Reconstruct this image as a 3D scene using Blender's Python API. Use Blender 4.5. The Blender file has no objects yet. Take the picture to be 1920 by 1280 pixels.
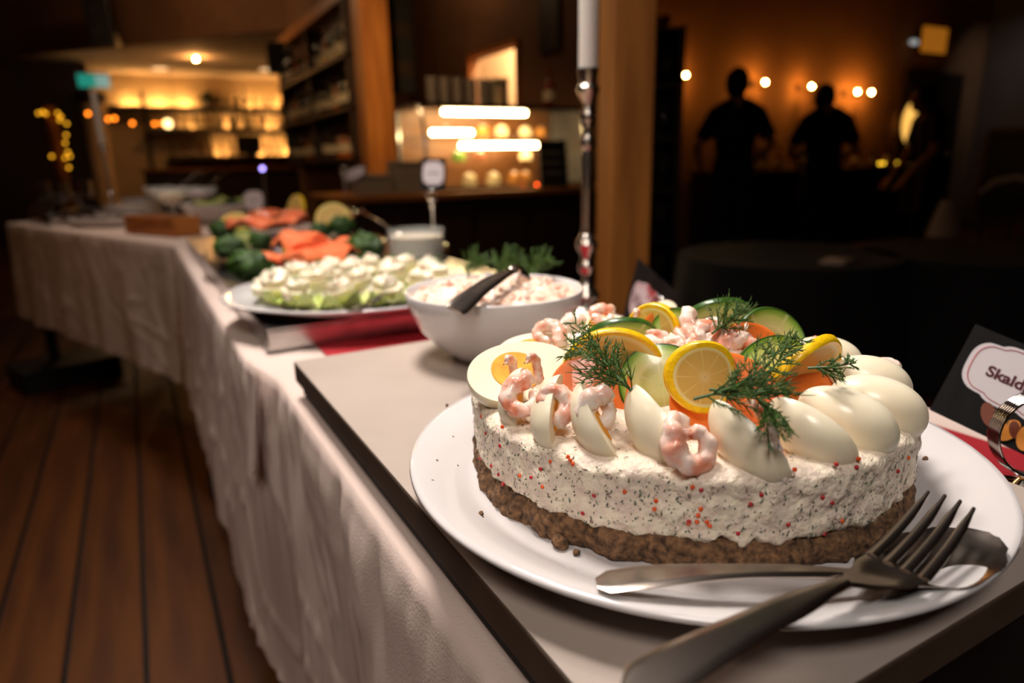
import bpy, bmesh, math, random
from mathutils import Vector, Matrix, noise, Quaternion
PI = math.pi
scene = bpy.context.scene
COL = scene.collection

# ------------------------------------------------------------------ camera
FPX, VX, VY, SLOPE, CZ = 1250.0, 240.0, 318.0, -0.0215, 1.06
_d1 = Vector((VX-960, VY-640, FPX)).normalized()
_n = _d1.cross(Vector((1, SLOPE, 0))).normalized()
if _n.y > 0: _n = -_n
_d2 = _d1.cross(_n).normalized()
if _d2.x < 0: _d2 = -_d2
RM = Matrix((_d2, _d1, _n))                 # camera (x right, y down, z forward) -> world
CAM = Vector((0, 0, CZ))
def ray(px, py): return RM @ Vector((px-960, py-640, FPX))
def PZ(px, py, z):
    r = ray(px, py); return CAM + r*((z-CZ)/r.z)
def PY(px, py, y):
    r = ray(px, py); return CAM + r*(y/r.y)
def PD(px, py, d): return CAM + ray(px, py)*(d/FPX)
RT = Vector((0.8733, -0.4872, 0)); TW = Vector((-0.4872, -0.8733, 0)); UP = Vector((0, 0, 1))
def V(r, u, t): return (RT*r + UP*u + TW*t).normalized()

cd = bpy.data.cameras.new('camera'); cam = bpy.data.objects.new('camera', cd); COL.objects.link(cam)
right, up, back = RM @ Vector((1,0,0)), -(RM @ Vector((0,1,0))), -(RM @ Vector((0,0,1)))
cam.matrix_world = Matrix(((right.x, up.x, back.x, 0), (right.y, up.y, back.y, 0), (right.z, up.z, back.z, CZ), (0,0,0,1)))
cd.sensor_width = 36.0; cd.lens = FPX/1920*36; cd.clip_start = 0.01; cd.clip_end = 60
cd.dof.use_dof = True; cd.dof.focus_distance = 0.365; cd.dof.aperture_fstop = 4.6; cd.dof.aperture_blades = 0
scene.camera = cam

# ------------------------------------------------------------------ world, lights, exposure
w = bpy.data.worlds.new('world'); scene.world = w; w.use_nodes = True
w.node_tree.nodes['Background'].inputs[0].default_value = (1.0, 0.72, 0.5, 1)
w.node_tree.nodes['Background'].inputs[1].default_value = 0.004
vs = scene.view_settings
vs.view_transform = 'Standard'; vs.look = 'None'; vs.gamma = 1; vs.use_curve_mapping = False
vs.exposure = 0.0
scene.cycles.use_denoising = True
scene.cycles.sample_clamp_indirect = 4
scene.cycles.max_bounces = 6; scene.cycles.caustics_reflective = False; scene.cycles.caustics_refractive = False; scene.cycles.adaptive_threshold = 0.05

def area_light(name, loc, target, size, power, color, spread=PI):
    l = bpy.data.lights.new(name, 'AREA'); l.shape = 'DISK'; l.size = size; l.energy = power; l.color = color; l.spread = spread
    o = bpy.data.objects.new(name, l); COL.objects.link(o); o.location = loc
    o.rotation_euler = (Vector(target)-Vector(loc)).to_track_quat('-Z', 'Y').to_euler(); return o
def point_light(name, loc, power, color, radius=0.04):
    l = bpy.data.lights.new(name, 'POINT'); l.energy = power; l.color = color; l.shadow_soft_size = radius
    o = bpy.data.objects.new(name, l); COL.objects.link(o); o.location = loc; return o
NEUTRAL = (1.0, 0.91, 0.84); WARM = (1.0, 0.50, 0.17); AMBER = (1.0, 0.38, 0.09)
# ceiling downlights over the buffet and the aisle, plus added unseen fills
area_light('buffet_downlight', (0.15, 0.95, 2.75), (0.30, 0.65, 0.85), 0.45, 10.5, NEUTRAL, 1.5)
area_light('front_fill_light', (-0.55, -0.75, 2.65), (0.28, 0.35, 0.9), 0.6, 5.0, NEUTRAL, 1.6)  # added unseen fill that brightens the front of the cake
area_light('buffet_downlight_far', (0.35, 1.5, 2.75), (0.42, 1.35, 0.85), 0.35, 10, NEUTRAL, 1.9)
area_light('far_table_fill', (-0.1, 3.5, 2.75), (0.1, 3.3, 0.85), 0.3, 4.0, (1, .84, .7), 1.7)  # unseen fill, added to lift the dishes on the far table
point_light('hatch_wall_fill', (2.6, 6.6, 3.2), 14, (1, .66, .34), .08)  # added out-of-view fill for the dark wall around the hatch
area_light('aisle_downlight', (-1.3, 0.5, 2.6), (0.1, 0.8, 0.6), 0.5, 2.8, (1.0, .74, .58), 2.2)
area_light('aisle_downlight_far', (-1.0, 2.6, 2.7), (-0.5, 2.9, 0.0), 0.3, 2.2, WARM, 2.0)
point_light('bulkhead_fill', (0.5, 8.0, 3.1), 24, (1, .6, .3), .12)  # unseen fill added to brighten the bulkhead

# ------------------------------------------------------------------ materials
def s2l(c): return tuple(((x/255)/12.92 if x/255 <= .04045 else ((x/255+.055)/1.055)**2.4) for x in c) + (1.0,)
M = {}
def mat(name, rgb, rough=0.5, metal=0.0, rgb2=None, scale=8.0, detail=4.0, bump=0.0, bscale=None, sss=0.0, sssr=(1,.5,.3), sssd=0.004,
        trans=0.0, ior=1.45, coat=0.0, stretch=None, spec=0.5, ramp=(0.35, 0.65), alpha=1.0):
    m = bpy.data.materials.new(name); m.use_nodes = True; M[name] = m
    nt = m.node_tree; b = nt.nodes['Principled BSDF']
    b.inputs['Base Color'].default_value = s2l(rgb); b.inputs['Roughness'].default_value = rough
    b.inputs['Metallic'].default_value = metal; b.inputs['IOR'].default_value = ior
    b.inputs['Transmission Weight'].default_value = trans; b.inputs['Coat Weight'].default_value = coat
    b.inputs['Specular IOR Level'].default_value = spec; b.inputs['Alpha'].default_value = alpha
    if sss > 0:
        b.inputs['Subsurface Weight'].default_value = sss; b.inputs['Subsurface Radius'].default_value = sssr
        b.inputs['Subsurface Scale'].default_value = sssd
    if rgb2 is not None or bump > 0:
        tc = nt.nodes.new('ShaderNodeTexCoord'); mp = nt.nodes.new('ShaderNodeMapping')
        nt.links.new(tc.outputs['Object'], mp.inputs['Vector'])
        if stretch: mp.inputs['Scale'].default_value = stretch
        nz = nt.nodes.new('ShaderNodeTexNoise'); nz.inputs['Scale'].default_value = scale; nz.inputs['Detail'].default_value = detail
        nt.links.new(mp.outputs['Vector'], nz.inputs['Vector'])
        if rgb2 is not None:
            cr = nt.nodes.new('ShaderNodeValToRGB'); cr.color_ramp.elements[0].position = ramp[0]; cr.color_ramp.elements[1].position = ramp[1]
            cr.color_ramp.elements[0].color = s2l(rgb); cr.color_ramp.elements[1].color = s2l(rgb2)
            nt.links.new(nz.outputs['Fac'], cr.inputs['Fac']); nt.links.new(cr.outputs['Color'], b.inputs['Base Color'])
        if bump > 0:
            n2 = nt.nodes.new('ShaderNodeTexNoise'); n2.inputs['Scale'].default_value = bscale or scale; n2.inputs['Detail'].default_value = 5
            nt.links.new(mp.outputs['Vector'], n2.inputs['Vector'])
            bp = nt.nodes.new('ShaderNodeBump'); bp.inputs['Strength'].default_value = 1.0; bp.inputs['Distance'].default_value = bump
            nt.links.new(n2.outputs['Fac'], bp.inputs['Height']); nt.links.new(bp.outputs['Normal'], b.inputs['Normal'])
    return m
def emit(name, rgb, strength):
    m = bpy.data.materials.new(name); m.use_nodes = True; M[name] = m; b = m.node_tree.nodes['Principled BSDF']
    b.inputs['Base Color'].default_value = s2l(rgb); b.inputs['Emission Color'].default_value = s2l(rgb); b.inputs['Emission Strength'].default_value = strength
    return m
def slice_mat(name, stops, nseg=0, segcol=(245,235,190), rough=0.25, sss=0.25, noise_amt=0.0):
    # radial fruit pattern from UV: u = angle, v = radius
    m = bpy.data.materials.new(name); m.use_nodes = True; M[name] = m; nt = m.node_tree; b = nt.nodes['Principled BSDF']
    b.inputs['Roughness'].default_value = rough; b.inputs['Subsurface Weight'].default_value = sss; b.inputs['Subsurface Scale'].default_value = 0.004
    b.inputs['Coat Weight'].default_value = 0.3
    uv = nt.nodes.new('ShaderNodeUVMap'); sp = nt.nodes.new('ShaderNodeSeparateXYZ'); nt.links.new(uv.outputs['UV'], sp.inputs['Vector'])
    nz = nt.nodes.new('ShaderNodeTexNoise'); nz.inputs['Scale'].default_value = 14; nt.links.new(uv.outputs['UV'], nz.inputs['Vector'])
    ad = nt.nodes.new('ShaderNodeMath'); ad.operation = 'MULTIPLY_ADD'; ad.inputs[1].default_value = noise_amt
    nt.links.new(nz.outputs['Fac'], ad.inputs[0]); nt.links.new(sp.outputs['Y'], ad.inputs[2])
    cr = nt.nodes.new('ShaderNodeValToRGB'); el = cr.color_ramp.elements
    el[0].position, el[0].color = stops[0][0], s2l(stops[0][1]); el[1].position, el[1].color = stops[-1][0], s2l(stops[-1][1])
    for p, c in stops[1:-1]: e = el.new(p); e.color = s2l(c)
    nt.links.new(ad.outputs[0], cr.inputs['Fac'])
    out = cr.outputs['Color']
    if nseg:
        mu = nt.nodes.new('ShaderNodeMath'); mu.operation = 'MULTIPLY'; mu.inputs[1].default_value = nseg; nt.links.new(sp.outputs['X'], mu.inputs[0])
        fr = nt.nodes.new('ShaderNodeMath'); fr.operation = 'PINGPONG'; fr.inputs[1].default_value = 0.5; nt.links.new(mu.outputs[0], fr.inputs[0])
        lt = nt.nodes.new('ShaderNodeMapRange'); lt.inputs['From Min'].default_value = 0.02; lt.inputs['From Max'].default_value = 0.07
        lt.inputs['To Min'].default_value = 0.55; lt.inputs['To Max'].default_value = 0.0; nt.links.new(fr.outputs[0], lt.inputs['Value'])
        mx = nt.nodes.new('ShaderNodeMixRGB'); mx.inputs[2].default_value = s2l(segcol)
        nt.links.new(lt.outputs[0], mx.inputs[0]); nt.links.new(out, mx.inputs[1]); out = mx.outputs[0]
    nt.links.new(out, b.inputs['Base Color']); return m

# ------------------------------------------------------------------ mesh helpers
def rot_to(z, x=None):
    z = Vector(z).normalized(); x = Vector(x) if x is not None else (Vector((1,0,0)) if abs(z.x) < .9 else Vector((0,1,0)))
    x = (x - z*x.dot(z)).normalized(); y = z.cross(x)
    return Matrix(((x.x,y.x,z.x),(x.y,y.y,z.y),(x.z,y.z,z.z))).to_4x4()
class MB:
    def __init__(s): s.v = []; s.f = []; s.uv = None
    def add(s, verts, faces, mtx=None):
        o = len(s.v); s.v += [tuple(mtx @ Vector(p)) if mtx else tuple(p) for p in verts]; s.f += [tuple(i+o for i in f) for f in faces]; return s
    def box(s, x0, x1, y0, y1, z0, z1, mtx=None, bev=0.0):
        if bev <= 0:
            vs_ = [(x,y,z) for z in (z0,z1) for y in (y0,y1) for x in (x0,x1)]
            return s.add(vs_, [(0,2,3,1),(4,5,7,6),(0,1,5,4),(2,6,7,3),(0,4,6,2),(1,3,7,5)], mtx)
        bm = bmesh.new(); bmesh.ops.create_cube(bm, size=1)
        for q in bm.verts: q.co = Vector(((x0+x1)/2+q.co.x*(x1-x0), (y0+y1)/2+q.co.y*(y1-y0), (z0+z1)/2+q.co.z*(z1-z0)))
        bmesh.ops.bevel(bm, geom=bm.edges[:], offset=bev, segments=2, affect='EDGES', profile=.5)
        bm.verts.index_update(); s.add([q.co for q in bm.verts], [[q.index for q in f.verts] for f in bm.faces], mtx); bm.free(); return s
    def lathe(s, prof, n=32, mtx=None, caps=True):
        vs_ = []; fs = []
        for r, z in prof:
            for k in range(n): a = 2*PI*k/n; vs_.append((r*math.cos(a), r*math.sin(a), z))
        for i in range(len(prof)-1):
            for k in range(n): k2 = (k+1) % n; fs.append((i*n+k, i*n+k2, (i+1)*n+k2, (i+1)*n+k))
        if caps: fs.append(tuple(range(n-1,-1,-1))); fs.append(tuple((len(prof)-1)*n+k for k in range(n)))
        return s.add(vs_, fs, mtx)
    def tube(s, pts, rad, n=8, cap=True, flat=1.0, ref=None, mtx=None):
        pts = [Vector(p) for p in pts]; N = len(pts)
        if not hasattr(rad, '__len__'): rad = [rad]*N
        vs_ = []; fs = []; prev = Vector(ref) if ref is not None else None
        for i, p in enumerate(pts):
            t = (pts[min(i+1,N-1)]-pts[max(i-1,0)]); t = t.normalized() if t.length > 0 else Vector((0,0,1))
            if prev is None: prev = Vector((0,0,1)) if abs(t.z) < .9 else Vector((1,0,0))
            x = prev - t*prev.dot(t); x = x.normalized() if x.length > 1e-6 else t.orthogonal().normalized(); y = t.cross(x); prev = x
            for k in range(n): a = 2*PI*k/n; vs_.append(p + x*(rad[i]*flat*math.cos(a)) + y*(rad[i]*math.sin(a)))
        for i in range(N-1):
            for k in range(n): k2 = (k+1) % n; fs.append((i*n+k, i*n+k2, (i+1)*n+k2, (i+1)*n+k))
        if cap: fs.append(tuple(range(n-1,-1,-1))); fs.append(tuple((N-1)*n+k for k in range(n)))
        return s.add(vs_, fs, mtx)
    def sphere(s, c, r, n=10, m=7, sc=(1,1,1), mtx=None):
        c = Vector(c); vs_ = [c+Vector((0,0,-r*sc[2]))]; fs = []
        for i in range(1, m):
            a = -PI/2+PI*i/m
            for k in range(n): b = 2*PI*k/n; vs_.append(c+Vector((r*sc[0]*math.cos(a)*math.cos(b), r*sc[1]*math.cos(a)*math.sin(b), r*sc[2]*math.sin(a))))
        vs_.append(c+Vector((0,0,r*sc[2])))
        for k in range(n): fs.append((0, 1+(k+1)%n, 1+k))
        for i in range(m-2):
            for k in range(n): k2=(k+1)%n; fs.append((1+i*n+k, 1+i*n+k2, 1+(i+1)*n+k2, 1+(i+1)*n+k))
        L = len(vs_)-1
        for k in range(n): fs.append((L, 1+(m-2)*n+k, 1+(m-2)*n+(k+1)%n))
        return s.add(vs_, fs, mtx)
    def grid(s, fn, nu, nv, close_u=False, mtx=None, flip=False):
        vs_ = [fn(i/(nu if close_u else nu-1), j/(nv-1)) for j in range(nv) for i in range(nu)]; fs = []
        for j in range(nv-1):
            for i in range(nu if close_u else nu-1):
                i2 = (i+1) % nu; q = (j*nu+i, j*nu+i2, (j+1)*nu+i2, (j+1)*nu+i); fs.append(q[::-1] if flip else q)
        return s.add(vs_, fs, mtx)
    def prism(s, outline, z0, z1, mtx=None):
        n = len(outline); vs_ = [(x,y,z0) for x,y in outline]+[(x,y,z1) for x,y in outline]
        fs = [tuple(range(n-1,-1,-1)), tuple(range(n,2*n))]+[(i,(i+1)%n,n+(i+1)%n,n+i) for i in range(n)]
        return s.add(vs_, fs, mtx)
    def mesh(s, name, smooth=True):
        me = bpy.data.meshes.new(name); me.from_pydata(s.v, [], s.f)
        bm = bmesh.new(); bm.from_mesh(me); bmesh.ops.recalc_face_normals(bm, faces=bm.faces); bm.to_mesh(me); bm.free()
        if smooth:
            me.polygons.foreach_set('use_smooth', [True]*len(me.polygons))
        return me
    def build(s, name, m, parent=None, smooth=True, sharp=40, loc=None, label=None):
        me = s.mesh(name, smooth)
        if m: me.materials.append(M[m] if isinstance(m, str) else m)
        if smooth and sharp: me.set_sharp_from_angle(angle=math.radians(sharp))
        o = bpy.data.objects.new(name, me); COL.objects.link(o)
        if parent: o.parent = parent
        if loc is not None: o.location = loc
        if label: o['label'] = label
        return o
def tag(o, label, cat, group=None, kind=None):
    o['label'] = label; o['category'] = cat
    if group: o['group'] = group
    if kind: o['kind'] = kind
    return o
def thing(name, label, cat, loc=(0,0,0), rz=0.0, group=None, mtx=None):
    o = bpy.data.objects.new(name, None); COL.objects.link(o); o.empty_display_size = 0.05
    if mtx is not None: o.matrix_world = mtx
    else: o.location = loc; o.rotation_euler = (0,0,rz)
    return tag(o, label, cat, group)
def struct(o): o['kind'] = 'structure'; return o
def copy_tree(o, parent=None):
    c = o.copy(); COL.objects.link(c); c.parent = parent
    for ch in list(o.children): copy_tree(ch, c)
    return c
def clone(root, loc=None, rz=None, mtx=None, label=None, scale=None):
    c = copy_tree(root)
    if mtx is not None: c.matrix_world = mtx
    if loc is not None: c.location = loc
    if rz is not None: c.rotation_euler = (0,0,rz)
    if scale is not None: c.scale = (scale,)*3
    if label: c['label'] = label
    return c
def text_mesh(name, body, size, m, parent, mtx, extrude=0.0002, bold=0.0):
    cu = bpy.data.curves.new(name, 'FONT'); cu.body = body; cu.size = size; cu.extrude = extrude; cu.offset = bold; cu.align_x = 'CENTER'; cu.align_y = 'CENTER'
    t = bpy.data.objects.new('tmp_text', cu); COL.objects.link(t)
    dg = bpy.context.evaluated_depsgraph_get(); me = bpy.data.meshes.new_from_object(t.evaluated_get(dg)); bpy.data.objects.remove(t)
    me.name = name; me.materials.clear(); me.materials.append(M[m]); me.transform(mtx)
    o = bpy.data.objects.new(name, me); COL.objects.link(o); o.parent = parent; return o
def nz3(p, s, seed=0): return noise.noise(Vector((p[0]*s+seed*7.3, p[1]*s-seed*3.1, p[2]*s+seed*1.7)))

# ------------------------------------------------------------------ material library
mat('subfloor', (14,9,6), .9)
mat('plank', (90,48,12), .45, rgb2=(62,30,7), scale=3.0, stretch=(6,.5,6), bump=.0006, bscale=20)
_m = M['plank']; _nt = _m.node_tree; _oi = _nt.nodes.new('ShaderNodeObjectInfo'); _hs = _nt.nodes.new('ShaderNodeHueSaturation')
_mr = _nt.nodes.new('ShaderNodeMapRange'); _mr.inputs['To Min'].default_value = .75; _mr.inputs['To Max'].default_value = 1.2
_bs = _nt.nodes['Principled BSDF']; _src = _bs.inputs['Base Color'].links[0].from_socket
_nt.links.new(_oi.outputs['Random'], _mr.inputs['Value']); _nt.links.new(_mr.outputs[0], _hs.inputs['Value']); _nt.links.new(_src, _hs.inputs['Color']); _nt.links.new(_hs.outputs[0], _bs.inputs['Base Color'])
mat('plaster_warm', (176,132,92), .85, rgb2=(158,114,78), scale=1.2, bump=.002, bscale=25)
mat('plaster_dark', (120,84,56), .85, rgb2=(100,68,45), scale=1.5, bump=.002, bscale=25)
mat('plaster_grey', (96,92,90), .85, rgb2=(84,80,78), scale=1.5, bump=.002, bscale=25)
mat('plaster_cream', (222,196,160), .8, rgb2=(208,180,142), scale=1.2, bump=.002, bscale=25)
mat('ceiling_brown', (96,66,46), .9, rgb2=(84,56,38), scale=1.0)
mat('ceiling_white', (205,186,170), .85, rgb2=(195,172,155), scale=.8)
mat('pine', (176,112,48), .5, rgb2=(140,82,30), scale=3.0, stretch=(7,7,.6), bump=.0008, bscale=12)
mat('pine_flat', (182,112,48), .5, rgb2=(150,86,32), scale=3.0, stretch=(7,.6,7))
mat('dark_wood', (52,32,20), .5, rgb2=(36,21,13), scale=4.0, stretch=(6,.6,6))
mat('oak', (150,96,46), .35, rgb2=(118,70,30), scale=4.0, stretch=(.6,6,6))
mat('black_matte', (14,13,13), .7)
mat('black_plastic', (18,17,17), .4)
mat('grey_plastic', (120,114,106), .5)
mat('steel', (190,188,186), .22, 1.0, bump=.0002, bscale=60, rgb2=(170,168,166), scale=30, stretch=(1,12,1))
mat('chrome', (215,212,208), .08, 1.0)
mat('cutlery', (176,164,154), .22, 1.0); mat('silver', (205,196,186), .26, 1.0, rgb2=(170,160,150), scale=60)
mat('glass', (255,255,255), .02, trans=1.0, ior=1.45)
mat('glass_pane', (235,240,240), .04, alpha=.12); mat('glass_thin', (235,240,240), .04, alpha=.22)
mat('bottle_green', (20,46,24), .12, trans=.3, coat=.5)
mat('bottle_brown', (60,28,10), .12, trans=.3, coat=.5)
mat('bottle_clear', (150,140,125), .1, trans=.5, coat=.5)
mat('bottle_red', (110,20,16), .2, coat=.4)
mat('bottle_amber', (190,100,30), .15, trans=.3, coat=.4)
mat('label_paper', (205,190,165), .7)
mat('ceramic', (214,209,208), .12, coat=.4)
mat('ceramic_grey', (120,110,104), .35)
mat('cloth_black', (7,6,7), .9, bump=.001, bscale=200)
mat('cloth_black2', (16,15,16), .9, bump=.001, bscale=200)
mat('skin', (176,116,86), .55, sss=.15)
mat('hair', (16,11,8), .6, bump=.002, bscale=120)
mat('print_grey', (52,50,36), .8)
mat('leaf_dark', (34,48,20), .6)
mat('candle_wax', (226,220,212), .45, sss=.3, sssd=.01)
mat('red_cloth', (158,22,34), .85, bump=.0003, bscale=900)
mat('chalk', (150,146,138), .9)
mat('bag_pale', (190,160,140), .7); mat('bag_red', (120,30,28), .7)
emit('bulb_warm', (255,168,72), 520); emit('bulb_amber', (255,128,28), 7); emit('bulb_yellow', (255,176,36), 2.4); emit('disc_glow', (255,220,170), 1.0)
emit('tube_white', (255,222,160), 46); emit('strip_warm', (255,190,108), 135); emit('exit_green', (40,170,150), .55); emit('exit_white', (150,200,195), .5); emit('led_orange', (255,90,30), 9); emit('led_violet', (170,150,255), 6)
emit('door_glow', (255,190,90), 1.25); emit('kitchen_wall_glow', (255,196,110), .75); emit('sign_orange', (200,120,30), .45); emit('sign_white', (190,200,200), .6)

# ------------------------------------------------------------------ the room
fl = struct(MB().box(-3.1, 12.2, -1.7, 13.3, -.06, -.014).build('floor', 'subfloor', smooth=False))
pm = MB().box(.006, .151, -1.65, 13.2, -.014, 0).mesh('plank', False); pm.materials.append(M['plank'])
for k in range(-20, 77):
    o = bpy.data.objects.new('plank', pm); COL.objects.link(o); o.location.x = .034+.157*k; o.parent = fl
struct(MB().box(-3.1, 12.2, -1.7, 13.3, 3.4, 3.5).build('ceiling', 'ceiling_brown', smooth=False))
struct(MB().box(-3.2, -3.1, -1.7, 13.3, -.06, 3.5).build('wall_left', 'plaster_dark', smooth=False))
struct(MB().box(-3.2, 12.2, -1.8, -1.7, -.06, 3.5).build('wall_front', 'plaster_dark', smooth=False))
struct(MB().box(-3.2, 3.5, 13.2, 13.3, -.06, 3.5).build('wall_bar_back', 'plaster_cream', smooth=False))
struct(MB().box(4.4, 12.2, 6.2, 6.3, -.06, 3.5).build('wall_back', 'plaster_warm', smooth=False))
struct(MB().box(12.0, 12.2, -1.7, 6.3, -.06, 3.5).build('wall_right', 'plaster_grey', smooth=False))
# wall with the serving hatch
hx0, hx1, HY0, HY1, HZ0, HZ1 = 3.4, 3.5, 5.95, 6.95, 1.56, 2.13
b = MB().box(hx0, hx1, 4.7, HY0, 0, 3.4).box(hx0, hx1, HY1, 8.8, 0, 3.4).box(hx0, hx1, HY0, HY1, 0, HZ0).box(hx0, hx1, HY0, HY1, HZ1, 3.4)
ws = struct(b.build('wall_serving', 'plaster_dark', smooth=False))
wf = struct(MB().box(3.37, 3.4, HY0-.05, HY0, HZ0-.05, HZ1+.05).box(3.37, 3.4, HY1, HY1+.05, HZ0-.05, HZ1+.05).box(3.37, 3.4, HY0, HY1, HZ1, HZ1+.05).box(3.34, 3.4, HY0, HY1, HZ0-.05, HZ0).build('trim_1', 'pine_flat', smooth=False))
struct(MB().box(4.3, 4.4, 5.55, 8.8, 0, 3.4).build('wall_kitchen', 'plaster_cream', smooth=False))
struct(MB().box(1.9, 4.4, 8.8, 8.9, 0, 3.4).build('wall_bar_end', 'plaster_dark', smooth=False))
struct(MB().box(3.5, 4.4, 5.5, 5.55, 0, 3.4).build('wall_kitchen_side', 'plaster_dark', smooth=False))
point_light('kitchen_lamp', (3.9, 6.6, 2.9), 600, (1,.80,.48), .1)
struct(MB().box(1.80, 1.90, 5.45, 8.5, 0, 3.4).build('wall_bar_side', 'plaster_dark', smooth=False))
struct(MB().box(1.70, 1.80, 5.1, 8.5, 2.36, 2.46).build('trim_2', 'pine_flat', smooth=False))
struct(MB().box(-3.1,-.32,11.95,12.05,0,2.56).build('wall_dark_filler', 'dark_wood', smooth=False))  # dark sheet added to blacken the far left in place of shade
# dropped front over the far bar and its lower white ceiling
A = Vector((1.80, 8.45, 0)); Bp = Vector((-3.1, 13.73, 0)); dv = (Bp-A).normalized(); nv = Vector((dv.y, -dv.x, 0)); nv = nv if nv.y > 0 else -nv
m4 = Matrix(((dv.x, nv.x, 0, A.x), (dv.y, nv.y, 0, A.y), (0,0,1,0), (0,0,0,1)))
struct(MB().box(0, 6.65, 0, .1, 2.56, 3.4, m4).build('wall_bulkhead', 'plaster_dark', smooth=False))
struct(MB().prism([(1.85,8.5),(-2.55,13.2),(3.5,13.2),(3.5,8.9),(1.85,8.9)], 2.56, 2.62).build('ceiling_bar', 'ceiling_white', smooth=False))
for px, py, n in ((300,128,0),(500,130,0)):
    p = PZ(px, py, 2.556); o = MB().lathe([(.11,0),(.11,.008),(.08,.012)], 24, Matrix.Translation((0,0,-.012))).build('ceiling_spot', 'disc_glow', loc=p)  # discs are switched off; their glow is painted on by emission
    tag(o, 'round unlit ceiling spot with an added glow over the far bar, ' + ('left of the glowing one' if px == 300 else 'near the black loudspeaker'), 'ceiling light')

def downlight(p, label, power, color):
    t = thing('ceiling_lamp', label, 'ceiling light', p)
    MB().lathe([(.055,0),(.06,-.012),(.045,-.02)], 20).build('ring', 'steel', t); MB().sphere((0,0,-.035), .02, 12, 8).build('bulb', 'bulb_warm', t)
    point_light('ceiling_lamp_light', Vector(p)-Vector((0,0,.1)), power, color)
downlight(PZ(367,106,2.56), 'glowing ceiling lamp over the far bar', 7, WARM)

# wooden posts
def post(name, label, c, w, h, rz, m='pine'):
    t = thing(name, label, 'post', (c[0],c[1],0), rz)
    MB().box(-w/2, w/2, -w/2, w/2, 0, h, bev=.006).build('shaft', m, t, smooth=False)
    MB().box(-w/2-.006, w/2+.006, -w/2-.006, w/2+.006, 0, .10, bev=.004).build('base_plinth', 'dark_wood', t, smooth=False)
c = PD(1170, 300, 1.93); post('wooden_post', 'square honey-coloured wooden post behind the silver candlestick', c, .124, 3.4, math.radians(-17))
c = PY(704, 200, 5.22); post('wooden_post', 'square wooden post left of the lit display case', c, .215, 3.4, 0)

# far bar: shelves along the back wall with bottles
def bottle_proto(m, shape):
    t = thing('bottle', 'x', 'bottle')
    if shape == 0: prof = [(.001,0),(.036,0),(.038,.01),(.038,.17),(.030,.205),(.014,.235),(.013,.29),(.016,.293),(.016,.305),(.001,.306)]
    elif shape == 1: prof = [(.001,0),(.042,0),(.044,.01),(.044,.14),(.036,.165),(.013,.19),(.013,.235),(.017,.238),(.017,.255),(.001,.256)]
    else: prof = [(.001,0),(.032,0),(.034,.01),(.034,.12),(.024,.16),(.012,.19),(.012,.23),(.001,.231)]
    MB().lathe(prof, 14, caps=False).build('glass_body', m, t)
    r = prof[3][0]+.0007; MB().lathe([(r,.05),(r,.12)], 14, caps=False).build('paper_label', 'label_paper', t)
    MB().lathe([(.001,0),(.017,0),(.017,.022),(.001,.023)], 10, Matrix.Translation((0,0,prof[-1][1]-.018)), caps=False).build('cap', 'bottle_red' if shape == 1 else 'black_plastic', t)
    return t
rnd = random.Random(4)
BP = [bottle_proto(m, i % 3) for i, m in enumerate(['bottle_green','bottle_red','bottle_amber','bottle_brown','bottle_clear'])]
BPused = [False]*5
def put_bottle(k, p, label, group, sc=1.0):
    o = BP[k] if not BPused[k] else copy_tree(BP[k])
    BPused[k] = True; o.location = p; o.rotation_euler = (0,0,rnd.uniform(0,6)); o.scale = (sc,sc,sc); o['label'] = label; o['group'] = group
    return o
BN = ['green','red','amber','brown','clear']
SY = 12.75
sh = thing('bar_shelf', 'long tiered bar shelf glowing orange along the far wall', 'shelf', (0,0,0))
for i, (z, x0, x1) in enumerate(((2.0,-.15,2.75),(1.66,.35,2.75),(1.22,.6,2.75))):
    MB().box(x0, x1, SY-.14, SY+.43, z-.04, z).build('shelf_board', 'dark_wood', sh, smooth=False); MB().box(x0, x1, SY-.155, SY-.14, z-.04, z+.035).build('front_lip', 'dark_wood', sh, smooth=False)
for x in (.37, 1.3, 2.7): MB().box(x-.025, x+.025, SY+.30, SY+.42, 0, 2.3).build('upright', 'dark_wood', sh, smooth=False)
for i, (z, x0, x1, n, nm) in enumerate(((2.0,1.45,2.7,9,'top'),(1.66,.9,2.7,16,'middle'),(1.22,.8,2.65,13,'bottom'))):
    for k in range(n):
        x = x0+(x1-x0)*(k+.5)/n+rnd.uniform(-.02,.02); kk = rnd.randrange(5)
        put_bottle(kk, (x, SY+rnd.uniform(-.05,.08), z), BN[kk]+' bottle standing on the '+nm+' tier of the far glowing bar shelf', 'bottles on the far bar shelf', rnd.uniform(.85,1.15))
for x, z, pw in ((.2,2.035,5),(.6,2.035,6),(1.0,2.035,5),(2.1,2.035,5),(2.5,2.035,6),(1.1,1.695,3),(1.7,1.695,3),(2.35,1.695,5),(1.5,1.255,3),(2.2,1.255,6),(2.6,1.255,6)):
    t = thing('shelf_lamp', 'small warm lamp strip at the back of the '+('top' if z > 2 else 'middle' if z > 1.5 else 'bottom')+' tier of the far bar shelf', 'lamp', (x, SY+.34, z), group='lamps of the far bar shelf')
    MB().box(-.11,.11,-.02,.03,-.034,-.030).build('housing', 'black_plastic', t, smooth=False); MB().box(-.02*pw,.02*pw,-.015,.025,-.030,-.018).build('glow_strip', 'strip_warm', t, smooth=False)
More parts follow.
